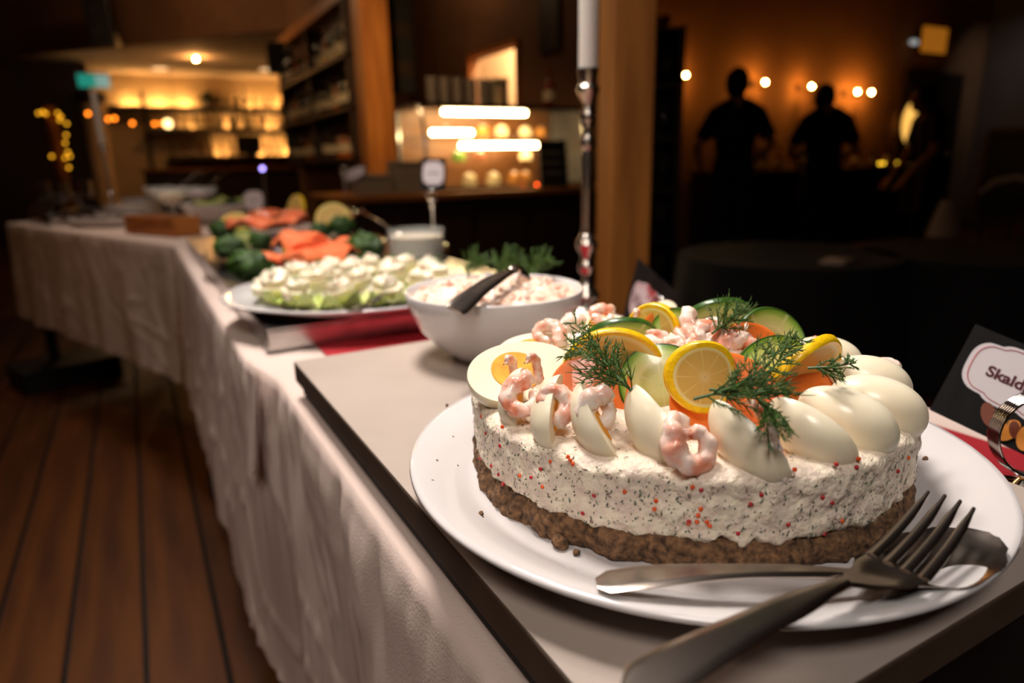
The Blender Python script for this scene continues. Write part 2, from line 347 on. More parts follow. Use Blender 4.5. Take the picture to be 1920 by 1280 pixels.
# bar counter below the shelf
t = thing('bar_counter', 'dark far bar counter below the glowing shelf', 'counter', (.2,11.6,0))
MB().box(0,2.7,0,.55,0,1.02).build('body', 'dark_wood', t, smooth=False); MB().box(-.05,2.75,-.06,.6,1.02,1.06).build('counter_top', 'oak', t, smooth=False)
p = PY(395,205,SY); t = thing('potted_plant', 'dark leafy plant on top of the far bar shelf', 'plant', (p.x, SY+.05, 2.0))
MB().lathe([(.001,0),(.06,0),(.08,.13),(.001,.13)], 14, caps=False).build('pot', 'ceramic_grey', t)
b = MB()
for k in range(46):
    a = rnd.uniform(0, 2*PI); e = rnd.uniform(.15, 1.45); L = rnd.uniform(.16,.32); d = Vector((math.cos(a)*math.cos(e), math.sin(a)*math.cos(e), math.sin(e)))
    q = Vector((0,0,.12)); s_ = d.cross(UP).normalized()*.025; b.add([q, q+d*L*.5+s_, q+d*L-Vector((0,0,.05)), q+d*L*.5-s_], [(0,1,2,3)])
b.build('foliage', 'leaf_dark', t, smooth=False)
p = PY(465,258,SY-.2); t = thing('bar_screen', 'small dark screen in front of the far bar shelf', 'screen', (p.x, SY-.22, 1.22))
MB().box(-.2,.2,-.02,.02,.06,.36,bev=.005).build('panel', 'black_plastic', t, smooth=False); MB().box(-.07,.07,-.05,.05,0,.07).build('stand', 'black_plastic', t, smooth=False)

# dim bottle rack along the bar side wall
t = thing('bottle_rack', 'dim wall rack of dark bottles left of the wooden post', 'shelf', (1.62,0,0))
for z in (1.12,1.52,1.92): MB().box(0,.18,5.6,8.3,z-.03,z).build('shelf_board', 'dark_wood', t, smooth=False)
for y in (5.6,6.9,8.27): MB().box(.02,.18,y,y+.03,1.05,2.3).build('upright', 'dark_wood', t, smooth=False)
for z, nm in ((1.12,'lowest'),(1.52,'middle'),(1.92,'highest')):
    for k in range(11):
        kk = rnd.choice([0,3,3,4,2]); put_bottle(kk, (1.70, 5.75+k*.235+rnd.uniform(-.03,.03), z), BN[kk]+' bottle on the '+nm+' board of the dim wall rack', 'bottles on the dim wall rack', rnd.uniform(.95,1.15))

# loudspeakers
def speaker(p, label, w, h, tilt=0):
    t = thing('loudspeaker', label, 'loudspeaker', p); t.rotation_euler = (tilt, 0, math.radians(-15))
    MB().box(-w/2,w/2,-w/2,w/2,0,h,bev=.01).build('cabinet', 'black_plastic', t, smooth=False)
    for z, r in ((h*.3,w*.34),(h*.74,w*.2)): MB().lathe([(r,0),(r*.9,.006),(r*.3,-.01),(.001,-.004)], 20, Matrix.Translation((0,-w/2-.002,z)) @ Matrix.Rotation(PI/2,4,'X'), caps=False).build('driver', 'black_matte', t)
    MB().box(-.02,.02,w/2,w/2+.12,h*.4,h*.6).build('bracket', 'black_plastic', t, smooth=False)
speaker(PY(522,139,8.25)-Vector((0,0,0)), 'black loudspeaker at the corner of the white bar ceiling', .19, .32)
p = PY(200,86,9.6); speaker(p, 'black loudspeaker hanging high at the dark brown front above the exit sign', .26, .5, .15)
t = thing('exit_sign', 'glowing green and white exit sign hanging under the far ceiling', 'sign', PY(178,164,11.3))
MB().box(-.19,.02,-.02,.02,0,.17).build('green_panel', 'exit_green', t, smooth=False); MB().box(.02,.19,-.02,.02,0,.17).build('white_panel', 'exit_white', t, smooth=False)
MB().box(-.2,.17,-.015,.015,.17,.19).build('housing', 'grey_plastic', t, smooth=False); MB().tube([(0,0,.19),(0,0,2.56-PY(178,164,11.3).z)],.006,6).build('hanger', 'grey_plastic', t)

# string lights
def string(label, pts, bulbs, m, r=.022):
    t = thing('string_light', label, 'string lights', (0,0,0))
    MB().tube(pts, .004, 5).build('cable', 'black_plastic', t)
    for p in bulbs: MB().sphere((0,0,0), r, 8, 6).build('bulb', m, t, loc=p)
    return t
px = [(165,213),(203,223),(215,222),(248,231),(290,232),(304,231)]
ps = [PY(x,y,10.8) for x,y in px]
string('row of amber bulbs strung below the far white ceiling', [Vector((PY(140,205,10.8).x,11.3,2.56)),PY(140,205,10.8)+Vector((0,.02,.05))]+[p+Vector((0,0,.03)) for p in ps]+[PY(330,222,10.8)+Vector((0,0,.05)),Vector((PY(332,222,10.8).x,10.9,2.56))], ps, 'bulb_amber')
o = MB().lathe([(.001,0),(.04,.01),(.06,.06),(.035,.12),(.001,.12)], 14, caps=False)
t = thing('table_lamp', 'bright cream lamp at the end of the amber string lights', 'lamp', PY(316,240,11.75)); o.build('shade', emit('lamp_shade_glow', (255,215,140), 5), t); MB().lathe([(.06,1.06-PY(316,240,11.75).z),(.06,1.075-PY(316,240,11.75).z),(.012,1.09-PY(316,240,11.75).z),(.012,.01)], 12).build('base', 'dark_wood', t)
# thin pale post wrapped in yellow lights
c = PY(112,300,6.6); t = thing('slim_post', 'slim pale post wrapped in yellow fairy lights at the far left', 'post', (c.x,c.y,0))
MB().lathe([(.055,0),(.055,.2),(.045,.22),(.045,1.55),(.001,1.55)], 16).build('shaft', 'pine', t)
bl = [(72,212),(80,210),(86,213),(108,212),(114,219),(112,225),(125,232),(124,253),(122,268),(127,285),(131,293),(122,296),(129,314),(97,293)]
string('yellow fairy lights wound around the slim pale post', [PY(x,y,6.5) for x,y in bl], [PY(x,y,6.5) for x,y in bl], 'bulb_yellow', .011)
c = PY(183,260,11.9); t = thing('white_column', 'pale round column below the exit sign', 'column', (c.x,c.y,0))
MB().lathe([(.17,0),(.17,.12),(.15,.15),(.145,1.55),(.145,2.0),(.001,2.0)], 24).build('shaft', 'plaster_cream', t); MB().lathe([(.17,2.0),(.2,2.05),(.2,2.14),(.001,2.14)],24).build('capital', 'dark_wood', t); MB().box(-.2,.2,-.2,.2,0,.05).build('plinth', 'dark_wood', t, smooth=False)
point_light('far_room_glow', (-.2, 8.0, 2.2), 6, (1,.6,.3), .15)

# ------------------------------------------------------------------ counter with the glass display case
CX0, CX1, CY, CZT = 1.12, 3.32, 4.1, .872
t = thing('service_counter', 'dark counter with a honey-coloured wooden top under the display case', 'counter', (CX0,CY,0))
MB().box(0,CX1-CX0,.05,.7,0,CZT-.04).build('body', 'dark_wood', t, smooth=False)
MB().box(-.04,CX1-CX0+.04,0,.75,CZT-.04,CZT,bev=.004).build('counter_top', 'oak', t, smooth=False)
for k in range(5): MB().box(.05+k*.43,.43+k*.43,.03,.05,.1,CZT-.1).build('front_panel', 'dark_wood', t, smooth=False)
dx0, dx1, dy0, dy1, dz0, dz1 = 1.70, 2.98, 4.22, 4.72, CZT, 1.44
t = thing('display_case', 'brightly lit glass pastry display case on the counter', 'display case', (dx0,dy0,dz0))
W_, D_, H_ = dx1-dx0, dy1-dy0, dz1-dz0
MB().box(0,W_,0,D_,0,.03).build('base', 'steel', t, smooth=False); MB().box(0,W_,.08,D_,H_-.03,H_).build('roof', 'steel', t, smooth=False)
for x in (.012, W_-.012): MB().tube([(x,.0,.02),(x,.0,H_*.6),(x,.03,H_*.85),(x,.1,H_-.01)],.012,8).build('frame_edge', 'steel', t)
for x in (.012, W_-.012): MB().box(x-.012,x+.012,D_-.024,D_,0,H_).build('frame_edge', 'steel', t, smooth=False)
MB().grid(lambda u,v: (W_*u, .1*max(0,(v-.6)/.4)**1.6, .03+(H_-.05)*v), 2, 12).build('front_pane', 'glass_pane', t)
for x in (.002, W_-.004): MB().box(x,x+.002,.01,D_,.03,H_-.03).build('side_pane', 'glass_pane', t, smooth=False)
for z in (.19,.36): MB().box(.02,W_-.02,.08,D_-.03,z,z+.008).build('glass_shelf', 'glass_pane', t, smooth=False)
MB().box(.02,W_-.02,D_-.03,D_-.015,.03,H_-.03).build('back_panel', 'oak', t, smooth=False)
for x0, x1, z, y in ((.2,.84,H_-.05,.12),(.10,.40,.385,.10),(.32,.98,.30,.12)):
    MB().tube([(x0,y,z),(x1,y,z)],.017,10).build('light_tube', 'tube_white', t)
# food inside the case
def cake_piece(p, m, label, r, h):
    t = thing('pastry', label, 'pastry', p, group='pastries in the display case')
    MB().lathe([(.001,0),(r,0),(r*1.02,h*.5),(r*.95,h*.9),(r*.7,h),(.001,h)],16,caps=False).build('pastry_body', m, t)
    MB().lathe([(.001,h*.98),(r*.5,h*.98),(r*.35,h*1.15),(.001,h*1.2)],12,caps=False).build('topping', 'ceramic', t)
mat('pastry_gold', (214,150,60), .6, rgb2=(170,100,36), scale=40); mat('pastry_cream', (236,214,170), .5); mat('pastry_brown', (120,64,30), .6); mat('pastry_green', (96,130,40), .5)
for i,(px_,py_,lv,m) in enumerate(((905,235,.368,'pastry_gold'),(940,235,.368,'pastry_cream'),(985,240,.368,'pastry_cream'),(1015,238,.368,'pastry_gold'),(835,240,.368,'pastry_brown'),(860,300,.198,'pastry_green'),(900,300,.198,'pastry_brown'),(985,295,.198,'pastry_cream'),(880,330,.03,'pastry_cream'),(925,330,.03,'pastry_cream'),(965,330,.03,'pastry_gold'),(985,330,.03,'pastry_gold'))):
    q = PY(px_,py_,4.42); lvl = {'.368':'upper','.198':'middle'}.get(str(lv).replace('0.','.'),'lower')
    cake_piece((q.x,4.42,CZT+lv), m, m.split('_')[1]+' pastry on the '+lvl+' level of the display case', .045, .06 if lv > .1 else .075)
# things standing on and before the case
for i, px_ in enumerate((812,836,860,884,908)):
    q = PY(px_,190,4.5); t = thing('cup_stack', 'stack of grey cups on the display case, number %s from the left' % ['one','two','three','four','five'][i], 'cups', (q.x,4.5,dz1), group='cup stacks on the display case')
    for k in range(3): MB().lathe([(.001,0),(.026,0),(.04,.06),(.043,.085),(.04,.085),(.036,.06),(.022,.006)],14,Matrix.Translation((0,0,k*.05)),caps=False).build('cup', 'ceramic_grey', t)
q = PY(1030,190,4.5); o = put_bottle(1, (q.x,4.5,dz1), 'red-capped bottle on the right end of the display case', 'bottle on the display case', 1.05)
q = PY(935,192,4.45); t = thing('glass_jar', 'square pale glass jar on the display case below the hatch', 'jar', (q.x,4.45,dz1))
MB().box(-.06,.06,-.05,.05,0,.17,bev=.01).build('jar_body', 'bottle_clear', t); MB().box(-.065,.065,-.055,.055,.17,.19,bev=.005).build('lid', 'pastry_cream', t)
for i, (a, b_, m_) in enumerate(((672,740,'left'),(746,800,'right'))):
    q0, q1 = PY(a,350,4.2), PY(b_,350,4.2)
    t = thing('grey_box', 'low grey box on the counter, '+m_+' one of two below the wooden post', 'box', ((q0.x+q1.x)/2,4.32,CZT)); wv = (q1.x-q0.x)/2-.01
    MB().box(-wv,wv,-.1,.1,0,.12 if i == 0 else .2,bev=.006).build('box_body', 'grey_plastic', t, smooth=False); MB().box(-wv-.004,wv+.004,-.104,.104,.105 if i == 0 else .185,.125 if i == 0 else .205,bev=.003).build('lid', 'grey_plastic', t, smooth=False)
q = PY(1044,346,4.13); t = thing('chalkboard', 'black chalkboard price card leaning on the display case', 'chalkboard', (q.x,4.15,CZT)); t.rotation_euler = (math.radians(-7),0,0)
MB().box(-.115,.115,0,.012,0,.33).build('board', 'black_matte', t, smooth=False)
for z in (.1,.17,.24): MB().box(-.08,.07,-.001,0,z,z+.008).build('chalk_line', 'chalk', t, smooth=False)
q = PY(1012,342,4.08); t = thing('indicator_lamp', 'tiny orange indicator lamp at the counter edge', 'lamp', (q.x,4.12,CZT)); MB().lathe([(.012,0),(.012,.015),(.008,.02)],12).build('socket', 'black_plastic', t); MB().sphere((0,0,.026),.009,8,6).build('bulb', 'led_orange', t)
q = PY(750,80,5.45); t = thing('menu_board', 'tall black menu board right of the wooden post', 'menu board', (q.x,5.45,1.62))
MB().box(-.115,.115,0,.03,0,.98,bev=.004).build('board', 'black_matte', t, smooth=False); MB().tube([(0,.015,.98),(0,.015,1.78)],.005,6).build('hanger', 'black_plastic', t)
for z in (.13,.42,.7): MB().box(-.1,.1,-.002,0,z,z+.1).build('menu_panel', 'dark_wood', t, smooth=False)
q0, q1 = PY(1005,60,5.2), PY(1055,60,5.2); t = thing('dark_poster', 'dark framed poster on the brown wall right of the hatch', 'poster', (3.375,5.35,1.98))
MB().box(0,.02,-.16,.16,0,.55).build('frame', 'black_matte', t, smooth=False); MB().box(-.002,0,-.13,.13,.03,.52).build('print', 'dark_wood', t, smooth=False)
area_light('counter_downlight', (1.0, 3.6, 3.2), (1.75, 5.1, 1.3), .15, 9, (1,.62,.28), 1.2)

# ------------------------------------------------------------------ right-hand room
def sconce(px_, py_, label, y=5.99, pw=2.6):
    p = PY(px_,py_,y); t = thing('wall_sconce', label, 'wall lamp', (p.x,6.2,p.z))
    MB().lathe([(.001,0),(.05,0),(.045,.015),(.001,.02)],16,Matrix.Rotation(PI/2,4,'X'),caps=False).build('backplate', 'dark_wood', t)
    MB().tube([(0,-.01,0),(0,-.08,-.06),(0,y-6.2,-.05),(0,y-6.2,-.02)],.008,6).build('arm', 'dark_wood', t)
    MB().sphere((0,y-6.2,0),.016,12,8).build('bulb', 'bulb_warm', t)
for i, (a, b_) in enumerate(((1286,141),(1435,154),(1522,162),(1608,172),(1634,173))):
    sconce(a, b_, 'glowing amber wall lamp, %s of five along the brown wall' % ['leftmost','second from the left','middle','second from the right','rightmost'][i], pw=(2.0,3.0,2.4,2.2,2.2)[i])
c = PD(1236,330,5.2); t = thing('shelf_tower', 'tall narrow dark shelf tower right of the big wooden post', 'shelf', (c.x,c.y,0), math.radians(-30))
MB().box(-.2,-.17,-.15,.15,0,1.98).build('side_panel', 'dark_wood', t, smooth=False); MB().box(.10,.13,-.15,.15,0,1.98).build('side_panel', 'dark_wood', t, smooth=False); MB().box(-.17,.10,.13,.15,0,1.98).build('back_panel', 'dark_wood', t, smooth=False)
zz = (.05,.42,.8,1.18,1.56,1.95)
for z in zz: MB().box(-.17,.10,-.14,.13,z,z+.025).build('shelf_board', 'dark_wood', t, smooth=False)
mt = Matrix.Translation((c.x,c.y,0)) @ Matrix.Rotation(math.radians(-30),4,'Z')
for i, z in enumerate(zz[:-1]):
    for x in (-.1,.02):
        q = mt @ Vector((x,-.03,z+.025)); o = MB().lathe([(.001,0),(.03,0),(.028,.005),(.006,.015),(.006,.07),(.035,.11),(.038,.15),(.033,.19),(.031,.19),(.036,.15),(.033,.112),(.001,.08)],14,caps=False).build('wine_glass', 'glass', loc=q)
        tag(o, 'wine glass on the dark shelf tower, '+('left' if x < 0 else 'right')+' on board %s from below' % ['one','two','three','four','five'][i], 'glass', 'wine glasses on the shelf tower')
q = mt @ Vector((-.03,0,1.975)); t = thing('red_ornament', 'red bow ornament on top of the dark shelf tower', 'ornament', q)
for s in (-1,1): MB().sphere((s*.05,0,.07),.05,12,8,(1,.4,.8)).build('loop', 'bottle_red', t)
MB().sphere((0,0,.06),.025,10,7).build('knot', 'bottle_red', t); MB().box(-.03,.03,-.02,.02,0,.05).build('tail', 'bottle_red', t, smooth=False)
# sideboard along the wall with bottles and tea lights
t = thing('sideboard', 'dark sideboard along the brown wall behind the people', 'sideboard', (5.9,5.55,0))
MB().box(0,4.4,0,.6,0,.86).build('body', 'dark_wood', t, smooth=False); MB().box(-.03,4.43,-.03,.63,.86,.9,bev=.004).build('top', 'dark_wood', t, smooth=False)
for k in range(6): MB().box(.06+k*.73,.69+k*.73,-.02,0,.08,.8).build('door', 'dark_wood', t, smooth=False)
for k in range(13):
    kk = rnd.choice([0,3,0,3,1]); x = 6.0+k*.26+rnd.uniform(-.05,.05)
    put_bottle(kk, (x,5.8+rnd.uniform(-.08,.1),.9), BN[kk]+' bottle on the dark sideboard behind the people', 'bottles on the sideboard', rnd.uniform(.8,1.1))
for i,(a,b_) in enumerate(((1656,316),(1667,311),(1663,324),(1671,318),(1688,325))):
    q = PY(a,b_,5.5); q.z = max(q.z,.925); t = thing('tea_light', 'small yellow tea light on the sideboard near the door, %s of five' % ['one','two','three','four','five'][i], 'candle', (q.x,5.56+.05*(i%2),.90), group='tea lights on the sideboard')
    MB().lathe([(.001,0),(.025,0),(.03,.05),(.027,.05),(.023,.006)],14,caps=False).build('glass_cup', 'glass', t); MB().lathe([(.001,.006),(.021,.006),(.021,.022),(.001,.022)],12,caps=False).build('wax', 'candle_wax', t); MB().sphere((0,0,.034),.008,8,6,(1,1,1.6)).build('flame', emit('flame%d' % i, (255,200,50), 40 if i < 4 else 5), t)
# door with oval window
d0, d1 = PY(1692,240,6.17).x, PY(1786,240,6.17).x
dr = struct(MB().box(d0,d1,6.14,6.2,0,2.12,bev=.004).build('door_1', 'dark_wood', smooth=False))
oc = PY(1711,231,6.12); MB().lathe([(.001,0),(1,0)],32,caps=False)
ov = [(math.cos(2*PI*k/32), math.sin(2*PI*k/32)) for k in range(32)]
rx, rz_ = .27, .31
MB().prism([(x*rx,z*rz_) for x,z in ov], -.005, .005, Matrix.Translation((oc.x,6.125,oc.z)) @ Matrix.Rotation(PI/2,4,'X')).build('oval_pane', 'door_glow', dr)
MB().tube([(oc.x+x*(rx+.015),6.125,oc.z+z*(rz_+.015)) for x,z in ov]+[(oc.x+rx+.015,6.125,oc.z)], .02, 6).build('oval_frame', 'dark_wood', dr)
MB().sphere((d1-.1,6.11,1.02),.03,10,7).build('door_knob', 'silver', dr)
struct(MB().box(d0-.09,d0,6.15,6.2,0,2.2).box(d1,d1+.09,6.15,6.2,0,2.2).box(d0,d1,6.15,6.2,2.12,2.2).build('trim_3', 'dark_wood', smooth=False))
q0, q1 = PY(1726,66,6.15), PY(1779,84,6.15); t = thing('wall_sign', 'dim orange sign high on the wall above the oval-window door', 'sign', ((q0.x+q1.x)/2,6.14,(q0.z+q1.z)/2)); MB().box(-.29,.29,0,.04,-.17,.17).build('panel', 'sign_orange', t, smooth=False); MB().box(-.31,.31,.03,.06,-.19,.19).build('housing', 'black_matte', t, smooth=False)
q = PY(1714,79,6.1); t = thing('emergency_light', 'small white light beside the dim orange sign', 'lamp', (q.x,6.1,q.z)); MB().sphere((0,0,0),.07,12,8,(1.3,.6,.5)).build('lens', 'sign_white', t); MB().box(-.08,.08,.03,.1,-.03,.03).build('housing', 'grey_plastic', t, smooth=False)
area_light('corner_lamp', (11.2,5.0,3.3), (11.95,5.9,1.8), .15, .8, (.9,.88,.9), 1.4)
# panelled lower wall on the right
for i in range(4):
    y0 = 2.6+i*.85
    t = thing('wall_panel', 'dark framed panel low on the right-hand wall, %s from the corner' % ['fourth','third','second','nearest'][i], 'panel', (11.94,y0,.1))
    MB().box(.02,.06,0,.8,0,1.25).build('panel_board', 'black_matte', t, smooth=False)
    for a in (0,.74): MB().box(-.02,.02,a,a+.06,0,1.3).build('frame_rail', 'dark_wood', t, smooth=False)
    for a in (0,1.24): MB().box(-.02,.02,.06,.74,a,a+.06).build('frame_rail', 'dark_wood', t, smooth=False)
# dark chair with pale curved rail and a bag on a stool
c = PD(1885,500,4.6); t = thing('bistro_chair', 'dark chair with a pale curved top rail at the right edge', 'chair', (c.x,c.y,0), math.radians(-60))
MB().lathe([(.001,.43),(.2,.43),(.21,.45),(.2,.47),(.001,.47)],24,caps=False).build('seat', 'black_matte', t)
for a in (45,135,225,315): MB().tube([(.15*math.cos(math.radians(a)),.15*math.sin(math.radians(a)),.43),(.2*math.cos(math.radians(a)),.2*math.sin(math.radians(a)),0)],.016,8).build('leg', 'black_matte', t)
for s in (-1,1): MB().tube([(s*.17,.12,.45),(s*.18,.2,.84)],.014,8).build('back_post', 'black_matte', t)
MB().tube([(-.2,.17,.78),(-.12,.22,.85),(0,.24,.88),(.12,.22,.85),(.2,.17,.78)],[.016,.022,.024,.022,.016],8).build('top_rail', 'bag_pale', t)
for x in (-.09,0,.09): MB().tube([(x,.13,.46),(x,.23,.86)],.008,6).build('spindle', 'black_matte', t)
c = PD(1765,462,5.3); t = thing('stool', 'black stool carrying the pale bag', 'stool', (c.x,c.y,0))
hz = c.z; MB().lathe([(.001,hz-.04),(.18,hz-.04),(.18,hz-.005),(.001,hz)],20,caps=False).build('seat', 'black_matte', t)
for a in (45,135,225,315): MB().tube([(.13*math.cos(math.radians(a)),.13*math.sin(math.radians(a)),hz-.03),(.19*math.cos(math.radians(a)),.19*math.sin(math.radians(a)),0)],.015,8).build('leg', 'black_matte', t)
t = thing('bag', 'pale bag with a dark red base on a stool by the person at the door', 'bag', (c.x,c.y,hz+.001), math.radians(-29))
MB().grid(lambda u,v: ((.13-.075*v**1.3)*math.cos(2*PI*u)*(1-.1*math.sin(6*PI*u)*v), .09*(1-.6*v)*math.sin(2*PI*u), .07+.29*v), 24, 10, close_u=True).build('cloth_body', 'bag_pale', t)
MB().lathe([(.001,0),(1,0),(1.02,.08),(.9,.08)],24,Matrix.Scale(.135,4,(1,0,0)) @ Matrix.Scale(.095,4,(0,1,0)),caps=False).build('base_band', 'bag_red', t)

# low black tables added to cover the lit floor of the right-hand room
for i,(px_,d_,lb) in enumerate(((1470,3.25,'left'),(1830,3.2,'right'))):
    c = PD(px_,520,d_); t = thing('cover_table', 'low round black-clothed table added to cover the lit floor, '+lb+' one', 'table', (c.x,c.y,0))
    MB().lathe([(.001,.585),(.5,.585),(.5,.60),(.001,.60)],40,caps=False).build('tabletop', 'black_matte', t)
    MB().grid(lambda u,v: ((.502+.05*v+.02*v*math.sin(u*2*PI*14))*math.cos(2*PI*u), (.502+.05*v+.02*v*math.sin(u*2*PI*14))*math.sin(2*PI*u), .603-.595*v), 168, 6, close_u=True).build('skirt', 'cloth_black', t); MB().lathe([(.001,.602),(.502,.602),(.502,.604),(.001,.604)],40,caps=False).build('cloth_top', 'cloth_black', t)
    MB().lathe([(.04,0),(.04,.585)],12).build('leg', 'black_matte', t)
c = PD(1470,520,3.25)+TW*.30+RT*.1; t = thing('napkin', 'pale folded napkin on the left low black table', 'napkin', (c.x,c.y,.6045), .4); MB().box(-.09,.09,-.05,.05,0,.008,bev=.003).build('fold', 'bag_pale', t); MB().box(-.085,.02,-.045,.045,.008,.014,bev=.003).build('fold', 'bag_pale', t)

# ------------------------------------------------------------------ people
def remesh(o, vx, it=4):
    m = o.modifiers.new('remesh', 'REMESH'); m.mode = 'VOXEL'; m.voxel_size = vx; m.use_smooth_shade = True
    s = o.modifiers.new('smooth', 'SMOOTH'); s.factor = .5; s.iterations = it
    return o
def lerp(a, b_, t_): return Vector(a)*(1-t_)+Vector(b_)*t_
def person(label, base, face, h, arms, head_off=(0,.02,0), lean=0.0, bun=False, apron=False, prnt=True):
    s = h/1.75; t = thing('person', label, 'person', base, math.atan2(face.y, face.x)-PI/2); t.scale = (s,s,s)
    hd = Vector((0,.02+lean*1.0,1.605))+Vector(head_off)
    tors = [(0,0,.88),(0,.0,.97),(0,lean*.3,1.08),(0,lean*.5,1.24),(0,lean*.7,1.36),(0,lean*.8,1.44)]
    sh_ = [Vector((sx*.178, lean*.72, 1.375)) for sx in (-1,1)]
    hips = [((sx*.085,0,.9),(sx*.10,.03,.5),(sx*.105,-.01,.09)) for sx in (-1,1)]
    def torso(b, e): b.tube(tors, [.155+e,.16+e,.14+e,.165+e,.15+e,.08+e], 16, flat=.62, ref=(0,1,0)); return b
    b = torso(MB(), -.006)
    b.tube([(0,lean*.8,1.40),(0,lean*.9+.01,1.50),hd-Vector((0,.01,.04))],[.065,.055,.056],12)
    for sx in (-1,1): b.tube([(0,lean*.8,1.49),(sx*.09,lean*.76,1.435),(sx*.17,lean*.72,1.395)],[.055,.055,.05],10)
    b.sphere(hd,.104,16,12,(.8,.95,1.16)).sphere(hd+Vector((0,.03,-.06)),.062,12,8,(.9,1,.9))
    b.sphere(hd+Vector((0,.1,-.01)),.02,8,6,(.7,1,1.3)); b.tube([hd+Vector((-.025,.088,-.055)),hd+Vector((.025,.088,-.055))],.008,6)
    for sx in (-1,1): b.sphere(hd+Vector((sx*.08,-.005,0)),.026,8,6,(.4,.7,1.2)); b.sphere(hd+Vector((sx*.03,.083,.02)),.012,8,6)
    for i, (hp,kn,an) in enumerate(hips):
        b.tube([hp,lerp(hp,kn,.4),kn,lerp(kn,an,.35),an],[.085,.08,.056,.058,.04],12); b.tube([Vector(an)+Vector((0,-.03,-.045)),Vector(an)+Vector((0,.1,-.055)),Vector(an)+Vector((0,.17,-.062))],[.04,.042,.028],10)
    for i, (el,wr,hdv) in enumerate(arms):
        el, wr, hdv = Vector(el), Vector(wr), Vector(hdv).normalized()
        b.tube([Vector((sh_[i].x*.55,sh_[i].y,1.40)),sh_[i],lerp(sh_[i],el,.4),el,lerp(el,wr,.35),wr],[.05,.052,.047,.038,.036,.025],12)
        side = hdv.cross(UP); side = side.normalized() if side.length > .1 else Vector((1,0,0)); b.tube([wr,wr+hdv*.05,wr+hdv*.095],[.026,.036,.036],10,flat=.5,ref=hdv.cross(side))
        for k, (o_,L) in enumerate(((-.03,.07),(-.01,.08),(.01,.075),(.03,.06))):
            p0 = wr+hdv*.085+side*o_; b.tube([p0,p0+hdv*L*.55,p0+hdv*L*.9-hdv.cross(side)*.02],[.0095,.009,.007],7)
        p0 = wr+hdv*.03+side*.03*(1 if i else -1); b.tube([p0,p0+side*.035*(1 if i else -1)+hdv*.025,p0+side*.045*(1 if i else -1)+hdv*.06],[.012,.011,.009],7)
    remesh(b.build('body', 'skin', t, sharp=0), .009)
    b = torso(MB(), .012)
    for sx in (-1,1): b.tube([(sx*.02,lean*.8,1.47),(sx*.09,lean*.76,1.435),(sx*.17,lean*.72,1.39)],[.062,.066,.064],10)
    for i, (el,wr,_) in enumerate(arms):
        e2 = lerp(sh_[i], el, .72); b.tube([Vector((sh_[i].x*.4,sh_[i].y,1.40)),sh_[i]+Vector((0,0,.004)),lerp(sh_[i],e2,.5),e2],[.07,.068,.066,.07],14)
    ts = remesh(b.build('shirt', 'cloth_black', t, sharp=0), .012, 6)
    b = MB().tube([(0,0,1.0),(0,0,.93),(0,0,.86)],[.163,.172,.16],16,flat=.66,ref=(0,1,0))
    for hp,kn,an in hips: b.tube([hp,lerp(hp,kn,.4),kn,lerp(kn,an,.5),Vector(an)+Vector((0,0,-.01))],[.1,.098,.078,.074,.07],14)
    remesh(b.build('trousers', 'cloth_black2', t, sharp=0), .012, 6)
    b = MB().sphere(hd+Vector((0,-.018,.024)),.116,16,12,(.84,.95,1.06)).sphere(hd+Vector((0,-.05,-.02)),.075,12,8,(.95,.6,1.1))
    if bun: b.sphere(hd+Vector((0,-.09,.085)),.045,12,8)
    else: b.sphere(hd+Vector((0,-.03,.085)),.06,12,8,(1.1,1.1,.8))
    remesh(b.build('hair', 'hair', t, sharp=0), .008, 3)
    for hp,kn,an in hips: remesh(MB().tube([Vector(an)+Vector((0,-.045,-.04)),Vector(an)+Vector((0,.08,-.045)),Vector(an)+Vector((0,.185,-.06))],[.047,.048,.03],12).build('shoe', 'black_plastic', t, sharp=0), .01, 3)
    if prnt:
        pr = MB(); rr = random.Random(3)
        for k in range(8): x = -.1+k*.028; pr.box(x,x+.018,-.004,0,-.014+rr.uniform(-.003,.003),.016)
        o = pr.build('back_print', 'print_grey', ts, smooth=False); o.location = (.0,lean*.55-.125,1.28)
    if apron:
        MB().grid(lambda u,v: ((u-.5)*.36, .14+.02*math.sin(u*9)+.03*v, .95-.42*v), 14, 10).build('apron', 'cloth_black2', t)
    return t
AWAY = Vector((.62,.78,0)).normalized()
p = PD(1376,300,5.55); person('short-haired person in a black shirt seen from behind, left of the three', (p.x,p.y,0), AWAY, 1.76,
    [((-.30,.02,1.13),(-.24,.22,.95),(.3,.8,-.3)), ((.30,.04,1.14),(.16,.26,1.0),(-.3,.9,-.1))], head_off=(-.01,0,0))
p = PD(1545,300,5.95); person('person in a black shirt with bowed head, middle of the three', (p.x,p.y,0), AWAY, 1.70,
    [((-.28,.10,1.12),(-.12,.34,1.02),(.4,.9,0)), ((.29,.08,1.12),(.12,.32,1.02),(-.4,.9,0))], head_off=(-.02,.05,-.03), lean=.05, bun=True)
p = PD(1752,300,6.3); person('person in black leaning by the door with the oval window', (p.x,p.y,0), Vector((-.75,.45,0)).normalized(), 1.70,
    [((-.22,.14,1.10),(-.16,.34,.86),(.1,.6,-.8)), ((.24,.12,1.10),(.14,.32,.86),(-.1,.6,-.8))], lean=.14, head_off=(0,.03,-.03), prnt=False, apron=True)

